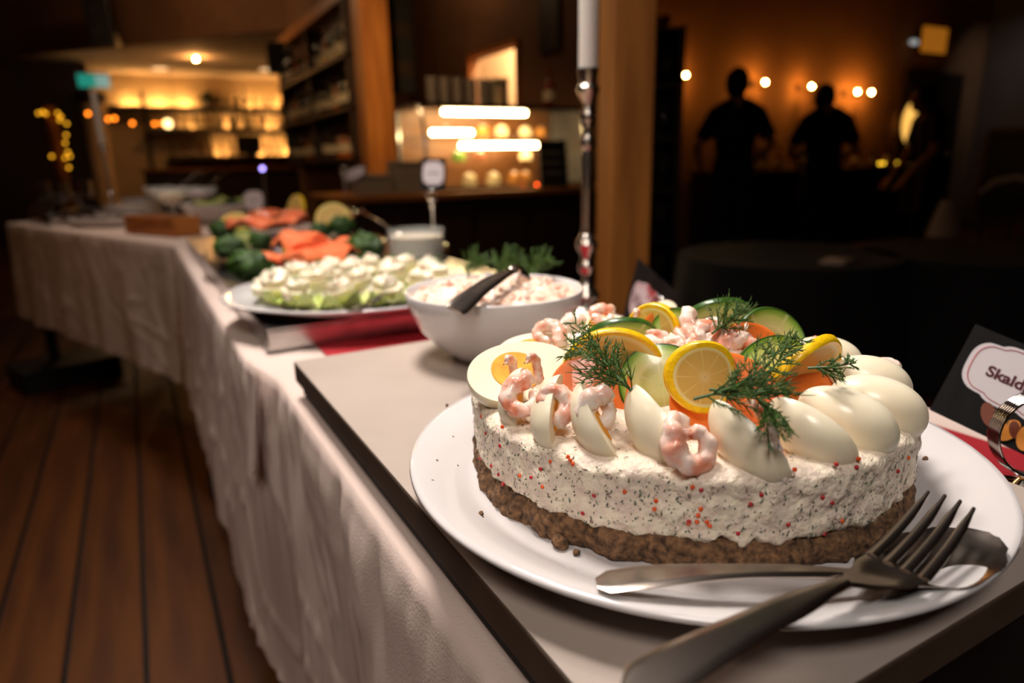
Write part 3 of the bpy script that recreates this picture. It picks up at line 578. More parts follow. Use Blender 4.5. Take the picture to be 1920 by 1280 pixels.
# ------------------------------------------------------------------ buffet tables and cloths
mat('linen', (208,188,178), .9, rgb2=(200,178,168), scale=3, bump=.0004, bscale=500)
mat('board_top', (176,162,152), .42, rgb2=(166,152,142), scale=9, bump=.0002, bscale=400)
mat('board_edge', (74,58,46), .6, rgb2=(66,50,38), scale=30)
TB, BT = .82, .86
def table(label, mtx, L, Wd):
    t = thing('buffet_table', label, 'table', mtx=mtx)
    MB().box(0.012,Wd-.012,0,L,.785,.816).build('tabletop', 'oak', t, smooth=False)
    for x in (.06,Wd-.06):
        for y in (.06,L-.06): MB().box(x-.02,x+.02,y-.02,y+.02,0,.785).build('leg', 'black_matte', t, smooth=False)
    MB().box(.014,Wd-.014,-.004,0,.30,.812).build('dark_filler_panel', 'black_matte', t, smooth=False)  # black panel added for the darkness below the overhanging board
    return t
X0, X1 = .120, .648
table('long buffet table carrying the layered shrimp cake', Matrix.Translation((X0,.207,0)), 2.203, X1-X0)
ang = math.atan2(.65, 1.67)
T2 = Matrix.Translation((.1,2.44,0)) @ Matrix.Rotation(ang,4,'Z')
table('far buffet table angled off at the end', T2, 1.80, .70)
def cloth(name, label, x0, x1, y0, y1, drop, seed, ny, mtx=None, front=None, back_=None, lean=.07, z=TB, shift=lambda y: 0.0):
    b = MB(); R_ = .006; Wt = x1-x0; S = drop*2+Wt; nu = 150
    us = []
    for i in range(36): us.append(drop*(i/36)**.9)
    for i in range(10): us.append(drop+(i/10)*.03)
    for i in range(8): us.append(drop+.03+(Wt-.06)*i/8)
    for i in range(10): us.append(drop+Wt-.03+.03*i/10)
    for i in range(37): us.append(drop+Wt+drop*(i/36))
    def P(s, y):
        left = s < drop; right = s > drop+Wt
        d = drop-s if left else (s-drop-Wt if right else 0)
        if not left and not right:
            e = min(s-drop, drop+Wt-s); zz = z-R_*max(0,1-e/.008)**2*.4
            return Vector((x0+(s-drop)-shift(y)*max(0,1-(s-drop)/.1), y, zz+.0006*noise.noise(Vector((s*30,y*22,seed)))))
        f = min(1, d/.30); f2 = min(1, d/.03)
        ph = y*38+1.8*noise.noise(Vector((y*3.1,seed,0)))*3
        off = f*(.0035*math.sin(ph)+.006*math.sin(y*17+seed+d*2)+.016*noise.noise(Vector((y*7,d*3,seed*2.3))))
        cr = abs(noise.noise(Vector((y*5+d*7.5, d*4-y*3, seed+9)))); off += f*.006*max(0,1-cr/.05)
        off += f2*(1-f)*.0035*noise.noise(Vector((y*42,d*9,seed)))*2
        outx = .004*f2+lean*d+off*.9
        return Vector((x0-shift(y)*(1+d*1.2)-outx if left else x1+outx, y, z-.003-d+.006*f*noise.noise(Vector((y*6,seed*3,1)))*(d/drop)))
    ys = [y0+(y1-y0)*j/(ny-1) for j in range(ny)]
    vs_ = [P(s_,y) for y in ys for s_ in us]; n = len(us)
    fs = [(j*n+i, j*n+i+1, (j+1)*n+i+1, (j+1)*n+i) for j in range(ny-1) for i in range(n-1)]
    b.add(vs_, fs, mtx)
    def endsheet(yy, sg, dp):
        def Q(u,v):
            d = dp*v; f = min(1,d/.2); return Vector((x0+(x1-x0)*u, yy+sg*(.003*min(1,d/.02)+.05*d+f*.006*math.sin(u*22+seed)), z-.001-d))
        b.grid(Q, 60, 26, mtx=mtx)
    if front: endsheet(y0, -1, front)
    if back_: endsheet(y1, 1, back_)
    o = b.build(name, 'linen', sharp=0)
    return tag(o, label, 'tablecloth')
cl = cloth('tablecloth', 'white creased cloth on the long buffet table', X0-.004, X1+.004, .20, 2.43, .466, 1.0, 430, lean=.02, shift=lambda y: .020*min(1,max(0,(y-.78)/.12)))
cloth('tablecloth', 'white cloth on the far angled table', -.004, .704, -.004, 1.81, .46, 8.0, 160, mtx=T2, front=.46, back_=.46)
# folded-over corner flap where the two near cloths meet
MB().grid(lambda u,v: (X0-.026-.012*v-.005*math.sin(u*7)*v, .79+.07*u+.015*v*(1-u), TB-.003-(.115+.03*u)*v), 14, 16).build('corner_flap', 'linen', cl)
# red runner along the middle of the near tables
rr_ = MB().box(.19,.602,.202,2.40,TB+.0022,TB+.0032)
tag(rr_.build('table_runner', 'red_cloth', smooth=False), 'red table runner under the board and the trays', 'table runner')
# grey serving board
t = thing('serving_board', 'thick grey serving board with a black underside below the cake plate', 'board', (.124,.126,TB+.0035))
MB().box(.006,.324,.008,.576,0,.0145).build('underside', 'black_matte', t, smooth=False)
MB().box(0,.330,0,.582,.0145,.0355,bev=.0012).build('core', 'board_edge', t, smooth=False)
MB().box(.0006,.3294,.0006,.5814,.0355,.0366,bev=.0004).build('top_sheet', 'board_top', t, smooth=False)
BT = TB+.0035+.0366
# steel warming trays
def tray(label, y0, y1, x0, x1):
    t = thing('steel_tray', label, 'tray', (x0,y0,TB+.0033)); w_, l_ = x1-x0, y1-y0
    MB().box(0,w_,0,l_,0,.028,bev=.002).build('tray_body', 'steel', t, smooth=False)
    MB().box(0,w_,0,.012,.028,.0305).build('lip', 'steel', t, smooth=False); MB().box(0,w_,l_-.012,l_,.028,.0305).build('lip', 'steel', t, smooth=False)
    MB().box(0,.012,.012,l_-.012,.028,.0305).build('lip', 'steel', t, smooth=False); MB().box(w_-.012,w_,.012,l_-.012,.028,.0305).build('lip', 'steel', t, smooth=False)
tray('steel tray with a red reflection under the egg platter', .898, 1.46, .127, .60)
tray('steel tray under the salmon platter', 1.475, 2.30, .127, .60)
TT = TB+.0033+.0305

# ------------------------------------------------------------------ plate and cake
PC = Vector((.284,.291,BT))
t = thing('dinner_plate', 'large white plate holding the shrimp cake', 'plate', PC)
MB().lathe([(.001,.002),(.085,.002),(.088,.0),(.096,.0),(.10,.004),(.135,.010),(.160,.0175),(.1715,.0215),(.1735,.0235),(.1725,.0255),(.169,.0255),(.158,.0215),(.146,.0165),(.140,.0125),(.134,.0105),(.10,.009),(.001,.009)], 128, caps=False).build('dish', 'ceramic', t, sharp=0)
PZ0 = BT+.009
mat('crust', (138,102,70), .9, rgb2=(58,40,26), scale=240, detail=10, bump=.003, bscale=380)
mat('cream', (251,237,213), .42, rgb2=(230,211,194), scale=110, bump=.0032, bscale=210, sss=.2, sssr=(1,.7,.5), sssd=.004)
mat('roe', (226,84,20), .15, sss=.4, coat=.6); mat('roe_red', (176,28,34), .2, coat=.5)
mat('fleck_green', (112,122,104), .8, rgb2=(72,92,70), scale=60); mat('fleck_dark', (150,124,112), .8, rgb2=(96,84,78), scale=60)
mat('egg_white', (247,237,211), .3, sss=.35, sssr=(1,.85,.6), sssd=.004, coat=.15, rgb2=(241,229,200), scale=40)
mat('yolk', (240,176,60), .75, rgb2=(228,150,40), scale=120, bump=.0004, bscale=300)
mat('shrimp', (252,224,210), .3, rgb2=(240,148,112), scale=95, detail=3, sss=.35, sssr=(1,.45,.3), sssd=.003, coat=.4, bump=.0003, bscale=320, ramp=(.42,.68))
mat('shrimp_pale', (253,234,222), .3, rgb2=(244,178,148), scale=80, detail=3, sss=.35, sssr=(1,.5,.35), sssd=.003, coat=.4, bump=.0003, bscale=320, ramp=(.45,.75))
slice_mat('lemon_flesh', [(0,(238,212,150)),(.25,(228,192,110)),(.86,(222,182,96)),(.93,(240,216,150)),(1,(248,228,160))], nseg=9, segcol=(240,216,140), sss=.5)
mat('lemon_rind', (250,206,16), .38, rgb2=(240,188,8), scale=300, bump=.0003, bscale=500, coat=.3)
slice_mat('cucumber_flesh', [(0,(198,206,138)),(.30,(206,210,140)),(.5,(190,190,108)),(.62,(216,214,150)),(.86,(190,206,120)),(1,(120,160,56))], nseg=6, segcol=(214,216,164), sss=.4, noise_amt=.08)
mat('cucumber_skin', (30,66,18), .35, rgb2=(64,108,30), scale=90, stretch=(1,1,.2), coat=.3)
mat('orange_slice', (236,130,52), .35, rgb2=(226,112,40), scale=60, sss=.4, sssd=.005, coat=.3)
mat('dill', (72,106,34), .55, rgb2=(48,80,24), scale=80)
mat('dill_stem', (60,92,40), .5)

CC = Vector((.292,.306,PZ0)); CR = .1355; CTOP = .9195-PZ0
cake = thing('shrimp_cake', 'round savoury shrimp cake with dark crumb base on the large plate', 'cake', CC)
def crust_fn():
    NS = 420; b = MB()
    def P(u, v):
        a = 2*PI*u; c_, s_ = math.cos(a), math.sin(a)
        base = Vector((c_*.135, s_*.135, v*.02)); n1 = nz3(base,70); n2 = nz3(base,240,2); n3 = nz3(base, 24, 5)
        prof = [(.60,.0),(.985,.0),(1.0,.12),(1.005,.4),(1.0,.7),(.985,.92),(.96,1.0),(.60,1.0)]
        k = v*(len(prof)-1); i = min(int(k), len(prof)-2); f = k-i; rr = prof[i][0]*(1-f)+prof[i+1][0]*f; hh = prof[i][1]*(1-f)+prof[i+1][1]*f
        r = .1352*rr + (.0040*n1+.0026*n2+.0030*n3)*(1 if .1 < v < .95 else .2)
        return Vector((c_*r, s_*r, max(0,.0175*hh+.0015*n1*(hh > .5))))
    return b.grid(P, NS, 18, close_u=True)
crust_fn().build('crumb_base', 'crust', cake, sharp=0)
def cream_r(a, z): # outer radius of the cream at angle a, height z
    q = Vector((math.cos(a)*.135, math.sin(a)*.135, z))
    return .1338+.0030*nz3(q,22,3)+.0020*nz3((q.x,q.y,q.z*1.6),75,4)+.0011*nz3(q,200,6)
def cream_z0(a):
    q = Vector((math.cos(a)*.135, math.sin(a)*.135, 0)); return .0140+.0040*nz3(q,40,8)+.0042*nz3(q,120,9)+.002*nz3(q,300,10)
def cream_fn():
    NS = 520; b = MB(); side = 22; top = 22
    def P(u, v):
        a = 2*PI*u; k = v*(side+top); c_, s_ = math.cos(a), math.sin(a); z0 = cream_z0(a)
        zt = CTOP+.0016*nz3((c_*.135,s_*.135,.5),30,11)+.0008*nz3((c_*.135,s_*.135,.5),90,12)
        if k <= side:
            f = k/side; z = z0+(zt-z0)*f; r = cream_r(a,z)
            r -= .004*max(0,1-f/.08)+.006*max(0,(f-.86)/.14)**2
            return Vector((c_*r, s_*r, z))
        g = (k-side)/top; r = (cream_r(a,zt)-.006)*(1-g)+.0005*g; q = Vector((c_*r, s_*r, .3))
        z = zt+.0012*nz3((q.x*1.0,q.y*2.4,.3),60,13)*(min(1,g*10))+.0009*nz3(q,160,14)+.0012*math.sin(min(1,g*8)*PI)
        return Vector((c_*r, s_*r, z))
    return b.grid(P, NS, side+top+1, close_u=True)
cream_fn().build('cream_filling', 'cream', cake, sharp=0)
rc = random.Random(11)
fl_g, fl_d = MB(), MB()
for k in range(3800):
    if k % 3:
        a = rc.uniform(0,2*PI); z = rc.uniform(.016, CTOP-.001); r = cream_r(a,z)+.00005; nrm = Vector((math.cos(a),math.sin(a),0)); p = nrm*r+Vector((0,0,z))
        if z > CTOP-.005: p -= nrm*.0035*((z-CTOP+.005)/.005)
    else:
        a = rc.uniform(0,2*PI); r = math.sqrt(rc.uniform(.45,1))*.128; p = Vector((math.cos(a)*r,math.sin(a)*r,CTOP+.0013)); nrm = Vector((0,0,1))
    tx = rot_to(nrm); L = rc.uniform(.0006,.0040)*(.6 if k % 4 else 1.2); wd = rc.uniform(.00022,.0006); th = rc.uniform(0,PI) if k % 3 == 0 else rc.gauss(1.2,.7)
    m_ = Matrix.Translation(p) @ tx @ Matrix.Rotation(th,4,'Z'); (fl_g if k % 5 < 3 else fl_d).add([(-L/2,-wd*.3,.0001),(0,-wd,.00035),(L/2,0,.0001),(0,wd,.00035)], [(0,1,2,3)], m_)
o = fl_g.build('dill_flecks', 'fleck_green', cake, smooth=False); o['kind'] = 'stuff'
o = fl_d.build('herb_flecks', 'fleck_dark', cake, smooth=False); o['kind'] = 'stuff'
rm = MB().sphere((0,0,0), .00115, 10, 7).mesh('roe_bead')
rm2 = rm.copy(); rm.materials.append(M['roe']); rm2.materials.append(M['roe_red'])
def bead(p, red):
    o = bpy.data.objects.new('roe_bead', rm2 if red else rm); COL.objects.link(o); o.parent = cake; o.location = p
def bead_px(px_, py_, red=False):   # on the front of the side wall or on the top
    r = ray(px_,py_); o = CAM-CC; a_ = r.x**2+r.y**2; bb = 2*(o.x*r.x+o.y*r.y); c_ = o.x**2+o.y**2-.134**2; D = bb*bb-4*a_*c_
    if D > 0:
        tt = (-bb-math.sqrt(D))/(2*a_); p = o+r*tt
        if p.z > CTOP-.002: p = o+r*((CTOP+.001-o.z)/r.z)
        else: a = math.atan2(p.y,p.x); rr = cream_r(a,p.z); p = Vector((math.cos(a)*rr,math.sin(a)*rr,p.z))
        bead(p, red)
for x,y in ((1065,856),(1068,863),(1073,870),(978,890),(1314,955),(1309,966),(1307,979),(1326,979),(1331,986),(1171,922),(1610,860),(1490,880),(1175,1012),(942,800),(1299,914)): bead_px(x,y)
for x,y in ((1292,979),(1315,919),(1568,870),(1611,878),(1244,1012),(1012,880),(940,835),(900,860),(1000,893),(1430,930),(1480,985),(1545,1000)): bead_px(x,y,True)
for k in range(34):
    a = rc.uniform(0,2*PI); z = rc.uniform(.018,CTOP-.006); r = cream_r(a,z); bead((math.cos(a)*r,math.sin(a)*r,z), rc.random() < .5)
# crumbs on the plate
cm = [(1050,1027,.0042),(820,893,.0014),(840,798,.0012),(850,842,.0013),(903,980,.0015),(905,985,.0009),(858,887,.0009),(812,937,.0013),(1732,879,.0016),(1660,1020,.0018),(1080,1040,.002)]
for i,(x,y,r) in enumerate(cm):
    p = PZ(x,y,PZ0+.001); b = MB().sphere((0,0,0), r, 12, 8); b.v = [tuple(Vector(q)*(1+.5*nz3(q,.9/r,i))) for q in b.v]; zm = min(q[2] for q in b.v)
    dx = (Vector((p.x,p.y))-PC.xy).length; zz = PZ0 if dx < .134 else (PZ0+.0015 if dx < .14 else PZ0+.0035+(dx-.14)*.36)
    o = b.build('crumb', 'crust', loc=(p.x,p.y,zz-zm+.0001), sharp=0); tag(o, 'large brown crumb on the plate in front of the cake' if i == 0 else 'tiny brown crumb on the white plate', 'crumb', None if i == 0 else 'crumbs on the plate')

# ------------------------------------------------------------------ eggs
def egg_meshes(L, R, half, key):
    def prof(t_):
        u = -math.cos(PI*t_); return (u*L/2, R*math.sqrt(max(0,1-u*u))*(1-.10*u))
    NT, NA = 26, 22
    def sector(f, ha, lift):
        b = MB(); vs_ = []; 
        for j in range(NA+1):
            a = -ha+2*ha*j/NA
            for i in range(NT+1): x, r = f(i/NT); vs_.append((x, r*math.sin(a), -r*math.cos(a)+lift))
        fs = [(j*(NT+1)+i, j*(NT+1)+i+1, (j+1)*(NT+1)+i+1, (j+1)*(NT+1)+i) for j in range(NA) for i in range(NT)]
        o_ = len(vs_); vs_ += [(f(i/NT)[0], 0, lift) for i in range(NT+1)]
        fs += [(i, o_+i, o_+i+1, i+1) for i in range(NT)]+[(NA*(NT+1)+i, NA*(NT+1)+i+1, o_+i+1, o_+i) for i in range(NT)]
        b.add(vs_, fs); bm = bmesh.new(); me = bpy.data.meshes.new('x'); me.from_pydata(b.v, [], b.f); bm.from_mesh(me); bmesh.ops.remove_doubles(bm, verts=bm.verts, dist=1e-6); bm.to_mesh(me); bm.free()
        out = MB(); out.add([v_.co.copy() for v_ in me.vertices], [tuple(p_.vertices) for p_ in me.polygons]); bpy.data.meshes.remove(me); return out
    wm = sector(prof, half, 0).mesh('egg_white'); wm.materials.append(M['egg_white']); wm.set_sharp_from_angle(angle=math.radians(45))
    yr = R*.66
    def yp(t_): u = -math.cos(PI*t_); return (u*yr*1.05-.04*L, yr*math.sqrt(max(0,1-u*u)))
    ym = sector(yp, half-.01, .0006).mesh('egg_yolk'); ym.materials.append(M['yolk']); ym.set_sharp_from_angle(angle=math.radians(45))
    return wm, ym
EGGS = {k: egg_meshes(.057, .0190, h, k) for k, h in (('half', PI/2), ('wedge', math.radians(62)), ('thick', math.radians(78)))}
def egg(kind, mtx, label, group=None, name='egg_wedge'):
    t = thing(name, label, 'egg', mtx=mtx, group=group)
    for nm, me in zip(('egg_white','egg_yolk'), EGGS[kind]):
        o = bpy.data.objects.new(nm, me); COL.objects.link(o); o.parent = t
    return t
def egg_at(kind, c, long_, back_, label, sc=1.0, name='egg_wedge'):
    # c = centre of the cut axis; long_ = blunt -> pointed end; back_ = direction of the rounded back
    x = Vector(long_).normalized(); z = -Vector(back_).normalized(); z = (z-x*z.dot(x)).normalized(); y = z.cross(x)
    m_ = Matrix(((x.x,y.x,z.x,c[0]),(x.y,y.y,z.y,c[1]),(x.z,y.z,z.z,c[2]),(0,0,0,1))) @ Matrix.Scale(sc,4)
    return egg(kind, m_, label, 'egg wedges on the cake', name)
CT = .9195
EG = [
 ('half',  (976,692,.937), V(.82,.12,-.5), V(.32,-.66,-.68), 'egg half lying open at the left rim of the cake with shrimps on its yolk', 1.22),
 ('half',  (1005,655,.934), V(.85,.1,-.4), V(.15,-.85,-.45), 'egg half behind the open one at the left rim', 1.0),
 ('wedge', (965,752,.929), V(.1,.5,-.6), V(-.85,-.1,.45), 'small egg wedge under the curled shrimp at the left front', .70),
 ('wedge', (1030,776,.931), V(.15,.6,-.6), V(-.92,-.05,.30), 'egg wedge with a ring-shaped shrimp, left of the front row', .76),
 ('wedge', (1108,788,.932), V(-.30,.6,-.6), V(-.96,-.10,.12), 'egg wedge showing its cut face beside a folded shrimp', .80),
 ('wedge', (1228,806,.931), V(-.45,.62,-.45), V(-.84,.0,.52), 'broad egg wedge leaning at the front beneath the cucumber slice', .90),
 ('wedge', (1394,828,.930), V(-.55,.58,-.42), V(-.84,.02,.52), 'egg wedge at the front centre below the lemon slice', .86),
 ('wedge', (1515,812,.929), V(-.66,.52,-.38), V(-.70,.12,.68), 'egg wedge right of front centre under the dill tips', .84),
 ('thick', (1588,792,.929), V(-.80,.42,-.36), V(-.42,.22,.86), 'large egg wedge back up at the right front', .90),
 ('thick', (1650,762,.929), V(-.88,.34,-.28), V(-.25,.35,.88), 'glossy egg wedge back up at the right rim of the cake', .90),
 ('thick', (1638,712,.932), V(-.90,.26,-.2), V(.05,.55,.80), 'egg wedge behind the glossy one at the right rim', .85),
 ('thick', (1552,664,.936), V(-.9,.1,-.2), V(.30,.80,.35), 'egg wedge with a pink shrimp edge at the right back', .85),
 ('wedge', (1462,622,.935), V(-.5,.6,-.2), V(.5,.6,-.2), 'tip of an egg wedge behind the far cucumber slice', .8),
 ('half',  (1125,608,.934), V(-.8,.1,-.2), V(-.2,-.8,-.4), 'egg half at the back left behind the dill', .9),
 ('wedge', (1245,592,.930), V(.3,.4,-.7), V(.2,.6,-.6), 'egg wedge hidden behind the upright lemon slice at the back', .8),
 ('wedge', (1340,590,.930), V(.5,.4,-.7), V(.4,.6,-.6), 'egg wedge at the back behind the shrimp heap', .8),
]
for k,(px_,py_,z),lg,bk,lb,sc in EG: egg_at(k, PZ(px_,py_,z)-Vector(bk).normalized()*(.0190*sc*(.35 if k != 'half' else 0)), lg, bk, lb, sc, 'egg_half' if k == 'half' else 'egg_wedge')

# ------------------------------------------------------------------ shrimps
def shrimp_mesh(curl, L, R, seed, m):
    N = 34; rs = random.Random(seed); pts = []; rad = []; p = Vector((0,0,0)); a = 0; wob = rs.uniform(-1,1)
    for i in range(N):
        f = i/(N-1); pts.append(p.copy()); k = .35+1.0*f if seed % 2 else .75+.5*f
        a += curl/(N-1)*k*1.15; st = L/(N-1); p = p+Vector((math.cos(a)*st, math.sin(a)*st, wob*st*.22*math.sin(f*5)))
        body = (min(1,f/.08)**.5)*(1-.42*f**1.6); seg = 1+.13*abs(math.sin(f*PI*5.5)); rad.append(max(.0009, R*body*seg))
    cx = sum((q for q in pts), Vector())/N; pts = [q-cx for q in pts]
    b = MB().tube(pts, rad, 14, flat=.86, ref=(0,0,1))
    b.v = [tuple(Vector(q)+Vector((nz3(q,260,seed),nz3(q,260,seed+3),nz3(q,260,seed+5)))*R*.30) for q in b.v]
    d = (pts[-1]-pts[-3]).normalized(); s_ = Vector((0,0,1))
    for sg in (-1,1): e = pts[-1]; b.add([e, e+d*R*.9+s_*sg*R*.5, e+d*R*1.5+s_*sg*R*.2, e+s_*sg*R*.05+d*R*.2+d.cross(s_)*R*.15], [(0,1,2),(0,2,3),(0,3,1),(1,3,2)])
    me = b.mesh('shrimp'); me.materials.append(M[m]); return me
SM = [shrimp_mesh(6.0,.046,.0050,1,'shrimp'), shrimp_mesh(5.0,.046,.0052,2,'shrimp'), shrimp_mesh(3.4,.044,.0050,3,'shrimp_pale'), shrimp_mesh(5.6,.046,.0054,4,'shrimp_pale'), shrimp_mesh(2.4,.038,.0044,5,'shrimp')]
def shrimp(i, c, nrm, spin, label, group, sc=1.0):
    o = bpy.data.objects.new('shrimp', SM[i]); COL.objects.link(o)
    o.matrix_world = Matrix.Translation(c) @ rot_to(nrm, RT) @ Matrix.Rotation(spin,4,'Z') @ Matrix.Scale(sc,4)
    return tag(o, label, 'shrimp', group)
SG = 'shrimps tucked beside the egg wedges'
for i,(px_,py_,z),n_,sp,lb,sc in [
 (4,(960,690,.942),V(.9,.1,.2),1.6,'pink upright shrimp tail on the open egg half, left one',.75),
 (4,(1003,686,.944),V(.8,.1,.3),1.5,'pale shrimp tail standing on the open egg half, right one',.75),
 (1,(978,742,.936),V(-.15,.45,.85),2.6,'curled pink shrimp at the left front of the open egg half',1.0),
 (0,(1042,757,.938),V(-.05,.25,.95),.4,'ring-shaped pale shrimp hugging an egg wedge',.88),
 (3,(1122,768,.938),V(.25,.2,.9),2.4,'folded pale shrimp on the cut face of an egg wedge',1.0),
 (1,(1294,838,.930),V(.35,.25,.85),3.6,'plump orange-tipped shrimp between the two front egg wedges',1.08),
 (3,(1272,808,.935),V(.7,.3,.4),1.2,'pale shrimp end above the plump one at the front',.8),
 (2,(1452,842,.929),V(.85,.2,.3),1.0,'thin shrimp wedged right of the front centre egg',.9),
 (4,(1435,808,.934),V(.6,.5,.5),.8,'pale shrimp piece behind the front centre egg',.9),
 (2,(1536,790,.930),V(.3,.7,.4),2.7,'pink shrimp lying between the two right front eggs',.9),
 (2,(1612,757,.931),V(.3,.75,.4),2.7,'orange shrimp strip tucked between the large right eggs',.9),
 (2,(1655,693,.934),V(.2,.8,.3),2.7,'shrimp edge showing over the right rim egg',.85),
 (4,(1538,646,.946),V(.2,.8,.3),2.9,'pink shrimp edge over the right back egg',.85),
 (0,(1030,626,.942),V(-.1,.5,.7),1.0,'pink shrimp on the egg half at the back left',1.0),
 (3,(1075,618,.942),V(-.1,.5,.7),2.0,'pale shrimp behind the dill at the back left',1.0),
 (4,(1198,600,.950),V(.9,.1,.3),1.6,'upright pink shrimp left of the back lemon slice',.85),
 (1,(1130,590,.942),V(0,.6,.5),2.0,'pink shrimp on the far left back egg half',.9),
]: shrimp(i, PZ(px_,py_,z), n_, sp, lb, SG, sc)
hc = PD(1308,636,.428); rh = random.Random(21)
for k in range(32):
    a = rh.uniform(0,2*PI); f = math.sqrt(rh.random()); q = hc+RT*(.026*f*math.cos(a))-TW*(.013*f*math.sin(a))+UP*((1-f*f)*.013-.009+rh.uniform(-.003,.003))
    shrimp(rh.choice([1,2,3,4,2]), q, V(rh.uniform(-.6,.6),rh.uniform(.3,1),rh.uniform(0,.7)), rh.uniform(0,6), 'peeled shrimp in the heap at the centre of the cake', 'shrimps heaped at the centre of the cake', rh.uniform(.75,1.0))

# ------------------------------------------------------------------ lemon, cucumber and orange slices
def slice_parts(R, th, rind, bend, twist, vbend=0.0, a0=0.0, a1=2*PI):
    full = abs(a1-a0-2*PI) < 1e-3; NA, NR = 56, 9
    def W(r, a, z):
        u, v = r*math.cos(a), r*math.sin(a); off = bend*u*u/R*.5+vbend*v*v/R*.5+twist*u*v/R
        return Vector((u, v, z+off))
    def disc(r0, r1, z): return [[(r0+(r1-r0)*j/NR, a0+(a1-a0)*i/NA, z) for i in range(NA+1)] for j in range(NR+1)]
    fb, fuv = MB(), []
    for z in (th/2, -th/2):
        b0 = len(fb.v); rows = disc(.0003, R-rind, z)
        fb.v += [tuple(W(*q)) for row in rows for q in row]; fuv += [(i/NA, j/NR) for j in range(NR+1) for i in range(NA+1)]
        fb.f += [tuple(b0+j*(NA+1)+i+d for d in (0,1,NA+2,NA+1)) for j in range(NR) for i in range(NA)]
    rb = MB(); prof = [(R-rind,th/2),(R-rind*.3,th/2),(R,th/2*.6),(R,-th/2*.6),(R-rind*.3,-th/2),(R-rind,-th/2)]
    for (r,z) in prof: rb.v += [tuple(W(r,a0+(a1-a0)*i/NA,z)) for i in range(NA+1)]
    rb.f += [(j*(NA+1)+i, j*(NA+1)+i+1, (j+1)*(NA+1)+i+1, (j+1)*(NA+1)+i) for j in range(len(prof)-1) for i in range(NA)]
    return fb, fuv, rb
def fruit_slice(name, cat, label, c, nrm, upv, R, th, rind, m_f, m_r, bend=0, twist=0, vbend=0, a0=0.0, a1=2*PI):
    z = Vector(nrm).normalized(); y = (Vector(upv)-z*Vector(upv).dot(z)).normalized(); x = y.cross(z)
    t = thing(name, label, cat, mtx=Matrix(((x.x,y.x,z.x,c[0]),(x.y,y.y,z.y,c[1]),(x.z,y.z,z.z,c[2]),(0,0,0,1))))
    fb, fuv, rb = slice_parts(R, th, rind, bend, twist, vbend, a0, a1)
    o = fb.build('flesh', m_f, t, sharp=0); me = o.data; ul = me.uv_layers.new(name='UVMap')
    for lp in me.loops: ul.data[lp.index].uv = fuv[lp.vertex_index]
    rb.build('rind' if name != 'cucumber_slice' else 'skin', m_r, t, sharp=50); return t
def lemon(lb, c, n_, u_, R=.028, **k): return fruit_slice('lemon_slice', 'lemon slice', lb, c, n_, u_, R, .0062, .0034, 'lemon_flesh', 'lemon_rind', **k)
def cuke(lb, c, n_, u_, R=.026, **k): return fruit_slice('cucumber_slice', 'cucumber slice', lb, c, n_, u_, R, .0046, .0012, 'cucumber_flesh', 'cucumber_skin', **k)
def orng(lb, c, n_, u_, R=.034, **k): return fruit_slice('orange_slice', 'vegetable slice', lb, c, n_, u_, R, .0050, .003, 'orange_slice', 'orange_slice', **k)
Z_ = Vector((0,0,1))
cuke('cucumber slice with dark skin standing behind the left lemon slice', PD(1165,655,.452), V(.05,-.45,.9), Z_, R=.027, bend=-.4)
lemon('broad lemon slice at the left behind a dill sprig', PD(1150,697,.415), V(-.12,-.22,1), Z_, R=.0325, bend=.35, vbend=.3)
orng('orange slice below the broad left lemon slice', PD(1108,738,.400), V(-.15,.55,.8), Z_, R=.025, bend=.3)
cuke('large pale cucumber slice between the two front lemon slices', PD(1240,722,.396), V(-.12,.42,.88), V(.35,1,0), R=.0255, bend=.25, twist=.3)
orng('large orange slice under the front lemon slice', PD(1360,762,.357), V(.02,.55,.82), Z_, R=.0305, bend=.2)
lemon('lemon slice facing forward at the front centre', PD(1318,706,.348), V(.06,.22,1), V(-.3,1,0), R=.0190, bend=-.45, twist=.3)
cuke('cucumber slice behind the front dill sprig with its dark edge running right', PD(1462,722,.392), V(.30,.62,.68), V(-.5,1,0), R=.029, bend=.35, twist=.35)
orng('orange slice at the right under the far lemon slice', PD(1535,722,.398), V(.15,.62,.75), V(.3,1,0), R=.025, bend=.5)
lemon('lemon slice seen on its rind at the right of the cake', PD(1488,695,.394), V(.36,-.55,.70), V(.5,.9,0), R=.030, bend=.4)
cuke('cucumber slice leaning at the right back of the cake', PD(1432,655,.445), V(.25,.12,.95), V(.1,1,0), R=.0285, bend=.3)
orng('orange slice behind the shrimp heap on the right', PD(1408,672,.425), V(.1,.5,.8), Z_, R=.024)
lemon('small lemon slice standing upright at the back left', PD(1228,622,.462), V(-.62,.05,.75), Z_, R=.0205, bend=.3)
orng('orange slice beside the upright back lemon slice', PD(1252,626,.458), V(-.35,.1,.9), Z_, R=.0185)
cuke('thin cucumber slice against the left of the shrimp heap', PD(1268,626,.452), V(-.5,.1,.8), Z_, R=.018)
cuke('cucumber slice standing at the very back of the cake', PD(1345,618,.475), V(.1,-.4,.9), Z_, R=.027, bend=-.4)

